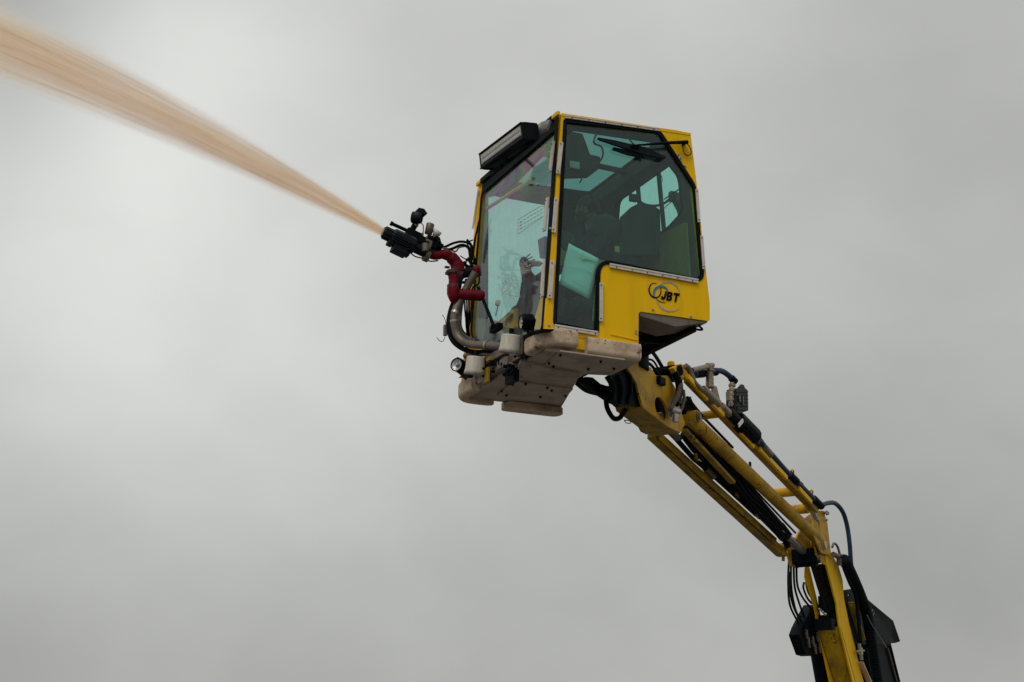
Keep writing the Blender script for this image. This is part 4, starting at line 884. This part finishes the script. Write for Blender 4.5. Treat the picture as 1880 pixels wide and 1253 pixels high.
# spiral-wrapped hoses with clamps
mb = MB(); mb.ribbed([B(1254, 797, -.1), B(1275, 825, -.1), B(1300, 850, -.1), B(1330, 878, -.1), B(1360, 905, -.1), B(1400, 950, -.1), B(1440, 990, -.08), B(1447, 1006, -.06)], .034, .03, depth=.16); mb.ribbed([B(1262, 794, -.02), B(1300, 834, -.05), B(1340, 872, -.05)], .03, .03, depth=.14)
mb.tube(smooth([B(1262, 790, .0), B(1300, 822, .0), B(1345, 872, .0), B(1400, 930, .0), B(1450, 985, .0)]), .02, 10); mb.build('wrapped_hose', BLK, MACH)
mb = MB(); mb.tube([B(1236, 800, -.13), B(1273, 842, -.13), B(1302, 866, -.13), B(1350, 910, -.13), B(1388, 945, -.13)], .026, 12); mb.tube(smooth([B(1386, 942, -.13), B(1394, 950, -.13), B(1404, 953, -.12), B(1416, 952, -.1)]), .022, 10); LH = mb.build('return_hose', BLKM, MACH)
mb = MB()
for x, y in ((1240, 800), (1304, 869)): mb.cyl(B(x-9, y-9, -.13), B(x+6, y+6, -.13), .036, seg=12)
mb.ribbed([B(1229, 792, -.1), B(1244, 806, -.1)], .03, .02); mb.build('hose_fitting', PIPE, LH)
mb = MB()
for x, y in ((1274, 838), (1349, 906), (1386, 942)): mb.box(B(x+3, y-4, -.10), (.04, .03, .10), (BL, BW, SZ)); mb.box(B(x+6, y+6, -.10), (.04, .02, .03), (BL, BW, SZ))
mb.build('hose_clamp', YELD, LH, bevel=.003)
mb = MB()
for k in range(22):
    f = k/21; x, y = 1262+178*f, 808+180*f; q = B(x+random.uniform(-4, 4), y+random.uniform(-4, 4), -.12); mb.box(q, (random.uniform(.01, .03),)*3, (BL, BW, SZ))
mb.tube(smooth([B(1415, 962, -.1), B(1414, 972, -.1), B(1420, 976, -.1), B(1425, 970, -.1)]), .003, 6); mb.tube(smooth([B(1418, 962, -.1), B(1417, 970, -.1), B(1423, 973, -.1)]), .003, 6); mb.build('cable_tie', BLK, LH)
# top flat bar with side plates
mb = MB(); mb.beam(B(1262, 697, .22), B(1496, 938, .22), .075, .055, BW)
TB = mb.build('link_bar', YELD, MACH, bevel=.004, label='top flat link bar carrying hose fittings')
mb = MB()
for (a, b) in (((1262, 694), (1298, 735)), ((1308, 744), (1328, 764)), ((1360, 796), (1383, 822)), ((1394, 826), (1444, 880)), ((1466, 899), (1489, 924))): mb.beam(B(*a, .27)+SZ*.012, B(*b, .27)+SZ*.012, .03, .05, BW)
for x, y in ((1388, 792), (1452, 866), (1487, 903)): mb.prism([B(x-10, y+4, .24), B(x+4, y-6, .24), B(x+5, y+12, .24), B(x-4, y+18, .24)], -BW*.012)
mb.build('link_plate', YEL, TB, bevel=.003)
mb = MB()
for x, y in ((1388, 792), (1452, 866), (1487, 903)): mb.bolt(B(x, y, .24), BW, .008, .005); mb.beam(B(x+5, y-2, .23), B(x+5, y+13, .23), .015, .006)
mb.prism([B(1396, 803, .24), B(1406, 817, .24), B(1400, 824, .24), B(1390, 812, .24)], -BW*.03); mb.prism([B(1460, 875, .24), B(1476, 889, .24), B(1466, 900, .24), B(1457, 886, .24)], -BW*.03); mb.prism([B(1496, 912, .24), B(1511, 926, .24), B(1502, 938, .24), B(1494, 924, .24)], -BW*.03)
mb.build('hose_saddle', BLKM, TB)
# cross tubes linking both bars
mb = MB(); c = B(1457, 903, .20); mb.cyl(c-BW*.24, c, .050); c = B(1484, 934, .20); mb.cyl(c-BW*.24, c, .054); c = B(1318, 760, .20); mb.cyl(c-BW*.16, c, .04); mb.build('cross_tube', YELW, MACH)
mb = MB(); mb.prism(bp([(1256, 740), (1268, 728), (1284, 768), (1262, 776)], .1), -BW*.08); mb.tube([B(1262, 730, .15), B(1290, 765, .05), B(1345, 822, .0)], .014, 8); mb.build('dark_gusset', BLKM, MACH)
# blue hose and fittings along the top
mb = MB(); mb.tube(smooth([B(1276, 688, .2), B(1300, 684, .2), B(1322, 681, .22), B(1338, 690, .24), B(1346, 701, .26)]), .028, 14); mb.tube([B(1405, 822, .27), B(1440, 862, .27), B(1505, 928, .27)], .030, 14)
BH = mb.build('blue_hose', BLUE, MACH)
mb = MB(); mb.tube(smooth([B(1505, 930, .27), B(1520, 924, .27), B(1534, 925, .27), B(1547, 940, .27), B(1555, 965, .27), B(1560, 1000, .27), B(1563, 1040, .25), B(1570, 1075, .2)]), .026, 14); mb.build('blue_hose', BLUE, MACH, label='blue hose looping over the elbow')
mb = MB()
for a, b in (((1279, 687), (1291, 686)), ((1310, 683), (1314, 683)), ((1450, 872), (1462, 884)), ((1494, 916), (1508, 930))): mb.cyl(B(*a, .2 if a[0] < 1400 else .27), B(*b, .2 if a[0] < 1400 else .27), .040)
mb.cyl(B(1342, 694, .25), B(1350, 702, .27), .036, seg=8); mb.build('hose_sleeve', BLKM, BH)
mb = MB()
mb.tube(smooth([B(1258, 672, .22), B(1266, 680, .24), B(1274, 702, .27), B(1284, 713, .28), B(1296, 722, .28)]), .028, 12); TF = mb.build('steel_hose', PIPE, MACH)
mb = MB(); mb.ribbed([B(1290, 715, .28), B(1318, 742, .28)], .040, .03, depth=.1); mb.ribbed([B(1324, 745, .28), B(1340, 762, .28)], .034, .02); mb.cyl(B(1270, 680, .26), B(1300, 673, .26), .024); mb.cyl(B(1303, 671, .26), B(1303, 688, .26), .028, seg=8); mb.cyl(B(1303, 690, .26), B(1303, 712, .26), .036, .04); mb.cyl(B(1298, 672, .26), B(1308, 671, .26), .026, seg=8)
for k in range(4): mb.cyl(B(1303, 680+k*8, .26), B(1303, 682+k*8, .26), .040, seg=8)
mb.build('pipe_fitting', FIT, TF)
mb = MB(); mb.prism(bp([(1310, 708), (1316, 710), (1324, 742), (1318, 746), (1308, 730)], .24), -BW*.02); mb.build('fitting_bracket', FIT, TF)
# valve tower with gauge box
mb = MB(); mb.cyl(B(1344, 704, .27), B(1342, 748, .27), .024); 
for k in range(5): mb.cyl(B(1344-k*.3, 706+k*9, .27), B(1344-k*.3, 710+k*9, .27), .036, seg=8)
mb.box(B(1350, 727, .28), (.07, .05, .08), (BL, BW, SZ)); mb.box(B(1337, 728, .28), (.03, .04, .09), (BL, BW, SZ)); VT = mb.build('valve_tower', FIT, MACH, bevel=.003)
mb = MB(); mb.prism(rnd(bp([(1352, 714), (1366, 711), (1373, 717), (1374, 754), (1358, 760), (1350, 754)], .32), .012, 3), -BW*.10); mb.cyl(B(1358, 716, .28), B(1362, 711, .28), .03); VB = mb.build('valve_box', BLKP, VT, bevel=.005)
mb = MB(); mb.box(B(1358, 732, .33), (.04, .012, .06), (BL, BW, SZ)); mb.box(B(1364, 736, .33), (.02, .012, .09), (BL, BW, SZ)); mb.build('valve_label', PIPE, VT)
mb = MB()
for k in range(6): mb.beam(B(1352, 721+k*6.4, .33), B(1373, 720+k*6.6, .33), .012, .006, BW)
mb.build('valve_rib', BLKM, VB)
mb = MB(); d = (B(1382, 800, .28)-B(1340, 760, .28)).normalized(); mb.ribbed([B(1338, 758, .28), B(1352, 772, .28)], .05, .02, depth=.12); mb.ribbed([B(1354, 772, .28), B(1383, 801, .28)], .082, .022, 14, .10); AC = mb.build('pipe_coupling', BLKP, MACH)
mb = MB(); mb.beam(B(1356, 782, .345), B(1364, 772, .345), .01, .035, BW); mb.build('coupling_label', WHT, AC)
mb = MB(); mb.ball(B(1370, 784, .34), .024); mb.cyl(B(1342, 762, .3), B(1350, 752, .3), .03); mb.build('coupling_knob', BLKM, AC)
mb = MB(); mb.tube([B(1382, 800, .28), B(1397, 816, .28), B(1412, 832, .28)], .028, 12); mb.ribbed([B(1398, 818, .28), B(1414, 836, .28)], .036, .02); mb.build('hose_coupling', PIPE, MACH)
mb = MB(); mb.cyl(B(1392, 808, .28), B(1402, 822, .28), .040); mb.build('coupling_sleeve', BLUE, MACH)
# ================================================================== ELBOW
mb = MB(); mb.plate(rnd(bp([(1494, 945), (1502, 938), (1512, 938), (1519, 960), (1522, 985), (1526, 1020), (1508, 1016), (1494, 985)], .15), .015, 3), [[B(1501+4.5*cos(k*.4189), 967+11*sin(k*.4189), .15) for k in range(15)]], -BW*.02)
mb.plate(rnd(bp([(1480, 950), (1494, 940), (1504, 955), (1508, 1000), (1484, 1012), (1462, 990)], .0), .015, 3), [], -BW*.02); mb.plate(rnd(bp([(1446, 992), (1462, 986), (1476, 1012), (1466, 1044), (1452, 1040), (1446, 1015)], -.18), .01, 3), [], -BW*.02)
mb.plate(rnd(bp([(1494, 992), (1514, 1000), (1522, 1042), (1512, 1036), (1500, 1024)], .11), .01, 3), [], -BW*.015)
EB = mb.build('elbow_plate', YELW, MACH, bevel=.003)
mb = MB(); mb.cyl(B(1512, 942, .13), B(1518, 941, .20), .02); mb.bolt(B(1517, 943, .17), BW, .018, .02); mb.bolt(B(1516, 955, .17), BW, .012, .015); mb.build('elbow_bolt', STEEL, EB)
mb = MB(); c = B(1512, 998, .12); mb.cyl(c-BW*.36, c, .04); mb.box(B(1476, 1022, -.06), (.14, .34, .16), (BL, BW, SZ)); c = B(1500, 1032, .08); mb.cyl(c-BW*.24, c, .05); mb.build('elbow_core', BLKM, MACH, bevel=.01)
mb = MB(); mb.cyl(B(1488, 934, .2), B(1497, 950, .18), .03); mb.cyl(B(1492, 950, .14), B(1500, 954, .14), .028); mb.build('link_eye', STEEL, MACH)
# ================================================================== LOWER BOOM (box section, open channel near the elbow)
mb = MB()
right = bp([(1514, 1008), (1522, 1008), (1530, 1022), (1540, 1040), (1547, 1065), (1550, 1100), (1560, 1150), (1572, 1200), (1588, 1260), (1660, 1560), (1634, 1560), (1568, 1260), (1541, 1150), (1536, 1110), (1526, 1070), (1518, 1040)], .12)
mb.plate(right, [], -BW*.02)
left = bp([(1477, 1042), (1484, 1040), (1490, 1065), (1497, 1095), (1504, 1125), (1509, 1150), (1536, 1260), (1606, 1560), (1580, 1560), (1523, 1260), (1500, 1155), (1494, 1120), (1482, 1080), (1476, 1060)], -.12)
mb.plate(left, [], BW*.012)
LBO = mb.build('lower_boom', YEL, MACH, bevel=.003)
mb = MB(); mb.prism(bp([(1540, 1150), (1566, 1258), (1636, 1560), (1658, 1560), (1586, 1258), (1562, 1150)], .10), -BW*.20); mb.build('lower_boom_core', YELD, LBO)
# front cover plate of the box
fp = [B(1502, 1156, -.10), B(1543, 1150, .12), B(1572, 1255, .12), B(1648, 1560, .12), B(1606, 1560, -.10), B(1533, 1255, -.10)]
mb = MB(); mb.add(fp, [(0, 1, 2, 5), (5, 2, 3, 4)]); o = mb.build('cover_plate', YELW, LBO); md = o.modifiers.new('t', 'SOLIDIFY'); md.thickness = .012
def cpl(u, v, off=0): a = fp[0].lerp(fp[1], u); b = fp[5].lerp(fp[2], u); return a.lerp(b, v)-BL*off
mb = MB(); mb.beam(cpl(.42, .13, .012), cpl(.68, .12, .012), .01, .006); mb.beam(cpl(.42, .18, .012), cpl(.68, .165, .012), .01, .006); mb.beam(cpl(.68, .12, .012), cpl(.68, .165, .012), .01, .006)
for a, b in (((.25, .92), (.45, .91)), ((.65, .90), (.85, .89))): mb.beam(cpl(*a, .012), cpl(*b, .012), .012, .008); mb.beam(cpl(a[0], a[1], .012), cpl((a[0]+b[0])/2, a[1]+.07, .012), .012, .008); mb.beam(cpl(b[0], b[1], .012), cpl((a[0]+b[0])/2, a[1]+.07, .012), .012, .008)
mb.build('plate_mark', YEL, LBO)
# channel back, its shade put into a near-black colour, and hoses inside
mb = MB(); mb.prism(bp([(1521, 1036), (1529, 1034), (1545, 1085), (1564, 1160), (1572, 1200), (1560, 1200), (1554, 1160), (1537, 1092)], .098), -BW*.21); mb.build('channel_back', mat('shaded channel steel', (.020, .014, .006), .6, dirt_amt=.6, dscale=8, spec=.2), LBO)
mb = MB()
for k in range(3): mb.tube(smooth([B(1489+k*10, 1036, .0+.01*k), B(1500+k*7+random.uniform(-3, 3), 1075, .03), B(1512+k*4, 1110, .05), B(1520+k*5, 1152, .04)]), (.014, .009, .012)[k], 8)
mb.box(B(1530, 1100, -.02), (.10, .18, .6), (BL, BW, (SZ*.92-BL*.30).normalized()))  # black filler boxes added so the channel looks dark inside
mb.box(B(1518, 1108, .0), (.10, .17, .16), (BL, BW, SZ)); mb.box(B(1522, 1138, .0), (.12, .19, .10), (BL, BW, SZ)); mb.box(B(1514, 1147, -.0), (.12, .2, .12), (BL, BW, SZ)); mb.build('hose_and_dark_fill', BLK, MACH)
mb = MB(); mb.ball(B(1515, 1128, .13), .018); mb.cyl(B(1504, 1118, .12), B(1513, 1127, .12), .010); mb.build('hose_union', STEEL, MACH)
mb = MB()
for k, pts in enumerate(([(1448, 1034), (1447, 1070), (1450, 1110), (1464, 1140), (1476, 1154)], [(1452, 1036), (1453, 1080), (1460, 1118), (1470, 1138), (1480, 1150)], [(1457, 1038), (1459, 1078), (1468, 1110), (1478, 1136), (1486, 1148)], [(1462, 1040), (1464, 1075), (1474, 1098), (1488, 1116), (1494, 1124)], [(1476, 1070), (1475, 1080), (1482, 1098), (1490, 1108)], [(1484, 1070), (1480, 1070), (1484, 1088), (1494, 1104)], [(1449, 1050), (1452, 1095), (1463, 1128), (1484, 1158)])):
    mb.tube(smooth([B(x, y, -.24+.02*k) for x, y in pts]), .0125, 8)
mb.box(B(1468, 1132, -.2), (.05, .05, .015), (BL, BW, SZ)); mb.build('slack_hose', BLK, MACH)
mb = MB(); mb.prism(rnd(bp([(1494, 1110), (1500, 1135), (1504, 1150), (1504, 1196), (1490, 1205), (1480, 1202), (1467, 1166), (1472, 1152), (1488, 1120)], -.16), .01, 2), -BW*.12); mb.build('manifold', BLKM, MACH, bevel=.006)
mb = MB()
for x, y in ((1480, 1164), (1484, 1180), (1492, 1178), (1496, 1192), (1504, 1190), (1500, 1170)): mb.cyl(B(x, y-9, -.13), B(x+2, y+9, -.13), .015, seg=8); mb.cyl(B(x, y-2, -.13), B(x+1, y+4, -.13), .02, seg=6)
mb.build('manifold_fitting', PIPE, MACH)
mb = MB(); mb.cyl(B(1500, 1170, -.22), B(1516, 1260, -.22), .11, seg=24); mb.cyl(B(1516, 1260, -.22), B(1590, 1560, -.22), .10, seg=24); mb.build('boom_cylinder', BLKM, MACH, label='black cylinder left of the lower boom')
# right side: corrugated conduit, black plate, black housing
mb = MB(); P = smooth([B(1548, 1026, .22), B(1556, 1040, .22), B(1568, 1066, .22), B(1580, 1095, .22), B(1592, 1130, .22), B(1600, 1180, .2), B(1612, 1260, .16)]); mb.ribbed(P, .060, .034, 14, .12); mb.tube(smooth([B(1550, 1045, .2), B(1560, 1070, .2), B(1572, 1100, .2), B(1580, 1180, .18)]), .022, 10); mb.build('corrugated_conduit', BLK, MACH)
mb = MB(); mb.tube(smooth([B(1528, 1005, .18), B(1531, 998, .18), B(1537, 1003, .18), B(1542, 1018, .18), B(1546, 1030, .2)]), .014, 10); mb.cyl(B(1530, 1018, .18), B(1538, 1022, .18), .03); mb.cyl(B(1538, 1020, .18), B(1552, 1022, .18), .024); mb.box(B(1541, 1032, .18), (.06, .05, .08), (BL, BW, SZ)); mb.build('hose_elbow', PIPE, MACH, bevel=.003)
mb = MB(); mb.plate(bp([(1549, 1084), (1566, 1081), (1592, 1100), (1640, 1140), (1653, 1178), (1620, 1184), (1560, 1184), (1552, 1105)], .10), [[B(1559+2*cos(k), 1093+2*sin(k), .10) for k in range(6)]], -BW*.02)
mb.prism(bp([(1590, 1100), (1640, 1140), (1653, 1178), (1644, 1181)], .10), -BW*.22); mb.build('black_guard', BLKM, MACH, bevel=.003)
mb = MB(); mb.prism(bp([(1580, 1120), (1606, 1130), (1636, 1180), (1648, 1258), (1722, 1560), (1680, 1560), (1606, 1258), (1592, 1190)], .05), -BW*.16); mb.beam(B(1632, 1186, .06), B(1650, 1258, .06), .06, .03, BW); HS = mb.build('boom_housing', BLKM, MACH, bevel=.006)
mb = MB(); mb.tube(smooth([B(1592, 1130, .28), B(1602, 1150, .28), B(1620, 1178, .2), B(1628, 1190, .12)]), .006, 6); mb.tube([B(1630, 1190, .07), B(1648, 1256, .07)], .012, 8); mb.tube(smooth([B(1600, 1128, .27), B(1602, 1120, .27), B(1605, 1124, .27), B(1603, 1130, .27)]), .004, 6); mb.build('control_cable', PIPE, HS)
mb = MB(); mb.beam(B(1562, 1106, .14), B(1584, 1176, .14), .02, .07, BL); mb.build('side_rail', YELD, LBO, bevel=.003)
mb = MB(); mb.beam(B(1580, 1216, .15), B(1600, 1262, .15), .02, .06, BL); mb.beam(B(1600, 1262, .15), B(1672, 1560, .15), .02, .06, BL); mb.build('pale_strip', CRM, LBO)
mb = MB()
for x, y in ((1563, 1112), (1573, 1140), (1580, 1165)): mb.bolt(B(x, y, .155), BW, .008, .006)
mb.box(B(1580, 1196, .17), (.05, .04, .08), (BL, BW, SZ)); mb.cyl(B(1577, 1182, .17), B(1582, 1212, .17), .02, seg=8); mb.cyl(B(1574, 1196, .17), B(1586, 1195, .17), .015, seg=8); mb.build('grease_fitting', STEEL, LBO)
#@@SPRAY
# ================================================================== SPRAY
# jet leaves the nozzle, spreads and droops a little; a real cloud of droplets (volume) plus coarse liquid streaks
SP = [((705, 427), .040), ((660, 402), .066), ((600, 368), .098), ((500, 314), .150), ((375, 250), .195), ((250, 190), .235), ((120, 130), .275), ((0, 78), .305), ((-160, 12), .35), ((-330, -50), .40)]
YS = 1.2
ctrp = [S(x, y, YS) for (x, y), r in SP]; O = ctrp[0]
# fit z = a s + b s^2 along horizontal distance s = O.x - x
ss = [O.x-p.x for p in ctrp]; zs = [p.z-O.z for p in ctrp]
A11 = sum(s*s for s in ss); A12 = sum(s**3 for s in ss); A22 = sum(s**4 for s in ss); b1_ = sum(s*z for s, z in zip(ss, zs)); b2_ = sum(s*s*z for s, z in zip(ss, zs))
det = A11*A22-A12*A12; qa = (b1_*A22-b2_*A12)/det; qb = (A11*b2_-A12*b1_)/det
L_ = ss[-1]
def rad(s):
    for i in range(len(ss)-1):
        if s <= ss[i+1]: f = (s-ss[i])/(ss[i+1]-ss[i]); return SP[i][1]*(1-f)+SP[i+1][1]*f
    return SP[-1][1]
RA, RB_ = .046, .0; RB_ = (SP[7][1]-SP[3][1])/(ss[7]-ss[3])
mb = MB(); nseg = 60
P = [V((-L_*k/nseg, 0, qa*L_*k/nseg+qb*(L_*k/nseg)**2)) for k in range(nseg+1)]
mb.tube([p+O for p in P], [rad(L_*k/nseg)*1.25 for k in range(nseg+1)], 24)
jet = mb.build('spray_jet', INK); jet.data.materials.clear()
jet.data.transform(Matrix.Translation(-O)); jet.location = O
tag(jet, 'long tan jet of de-icing fluid spraying out of the nozzle', 'spray')
M = bpy.data.materials.new('fluid mist'); M.use_nodes = True; t = M.node_tree; t.nodes.clear(); jet.data.materials.append(M)
out = N(t, 'ShaderNodeOutputMaterial'); vs_ = N(t, 'ShaderNodeVolumeScatter', i_Anisotropy=.90); va_ = N(t, 'ShaderNodeVolumeAbsorption')
vol = N(t, 'ShaderNodeAddShader'); t.links.new(vs_.outputs[0], vol.inputs[0]); t.links.new(va_.outputs[0], vol.inputs[1]); t.links.new(vol.outputs[0], out.inputs['Volume'])
vs_.inputs['Color'].default_value = (1, .79, .45, 1); va_.inputs['Color'].default_value = (1, .60, .18, 1)
c = N(t, 'ShaderNodeTexCoord'); sx = N(t, 'ShaderNodeSeparateXYZ'); t.links.new(c.outputs['Object'], sx.inputs[0])
s_ = mth(t, 'MAXIMUM', mth(t, 'MULTIPLY', sx.outputs[0], -1), .0)
zc = mth(t, 'ADD', mth(t, 'MULTIPLY', s_, qa), mth(t, 'MULTIPLY', mth(t, 'MULTIPLY', s_, s_), qb))
dz = mth(t, 'SUBTRACT', sx.outputs[2], zc)
import itertools
best = min(((sum((r[1]-(.040+k*q**p))**2 for q, r in zip(ss, SP)), k, p) for k in [i*.004 for i in range(10, 60)] for p in [.5+.02*i for i in range(26)]))
print('RADIUS FIT', best, [round(x, 2) for x in ss])
Rr = mth(t, 'MULTIPLY_ADD', mth(t, 'POWER', s_, best[2]), best[1], .040)
ny = mth(t, 'DIVIDE', sx.outputs[1], Rr); nz = mth(t, 'DIVIDE', dz, Rr)
rho = mth(t, 'SQRT', mth(t, 'ADD', mth(t, 'MULTIPLY', ny, ny), mth(t, 'MULTIPLY', nz, nz)))
cx = N(t, 'ShaderNodeCombineXYZ'); t.links.new(mth(t, 'MULTIPLY', s_, .55), cx.inputs[0]); t.links.new(mth(t, 'MULTIPLY', ny, 2.6), cx.inputs[1]); t.links.new(mth(t, 'MULTIPLY', nz, 2.6), cx.inputs[2])
nn = N(t, 'ShaderNodeTexNoise', i_Scale=1.0, i_Detail=5.0, i_Roughness=.6); t.links.new(cx.outputs[0], nn.inputs['Vector'])
cx2 = N(t, 'ShaderNodeCombineXYZ'); t.links.new(mth(t, 'MULTIPLY', s_, 1.2), cx2.inputs[0]); t.links.new(mth(t, 'MULTIPLY', ny, 12), cx2.inputs[1]); t.links.new(mth(t, 'MULTIPLY', nz, 12), cx2.inputs[2])
n2 = N(t, 'ShaderNodeTexNoise', i_Scale=1.0, i_Detail=2.0); t.links.new(cx2.outputs[0], n2.inputs['Vector'])
ed = mth(t, 'ADD', rho, mth(t, 'MULTIPLY', mth(t, 'SUBTRACT', nn.outputs['Fac'], .5), .9))
ed = mth(t, 'DIVIDE', mth(t, 'SUBTRACT', 1.12, ed), .8, clamp=True)
ed = mth(t, 'MULTIPLY', mth(t, 'MULTIPLY', ed, ed), mth(t, 'SUBTRACT', 3, mth(t, 'MULTIPLY', ed, 2)))
nr = N(t, 'ShaderNodeMapRange', i_1=.35, i_2=.65, i_3=.35, i_4=1.6); t.links.new(n2.outputs['Fac'], nr.inputs[0])
den = mth(t, 'DIVIDE', .0175*100, mth(t, 'MULTIPLY', mth(t, 'POWER', mth(t, 'MAXIMUM', Rr, .02), 1.42), 1.0))
den = mth(t, 'MULTIPLY', mth(t, 'MULTIPLY', den, ed), nr.outputs[0])
t.links.new(den, vs_.inputs['Density']); t.links.new(mth(t, 'MULTIPLY', den, .20), va_.inputs['Density'])
# coarse streaks
st = MB(); ax_ = []
for k in range(240):
    a = random.uniform(0, 2*pi); q = math.sqrt(random.random())*.72; s0 = random.random()**1.2*L_*.92; ln = random.uniform(.25, 1.4); pts = []
    for j in range(7):
        s1 = min(L_, s0+ln*j/6); rr = rad(s1)*q; pts.append(O+V((-s1, cos(a)*rr, qa*s1+qb*s1*s1+sin(a)*rr)))
    w = random.uniform(.0004, .0011)*(.6+.5*rad(s0)/.2); st.tube(pts, [w*.2, w*.8, w, w, w, w*.8, w*.2], 4, cap=False)
STK = mat('amber fluid', (.85, .60, .38), .3, dirt=(.62, .40, .22), dirt_amt=.8, dscale=3); 
so2 = st.build('liquid_streaks', STK, jet, keep=True); so2['kind'] = 'stuff'
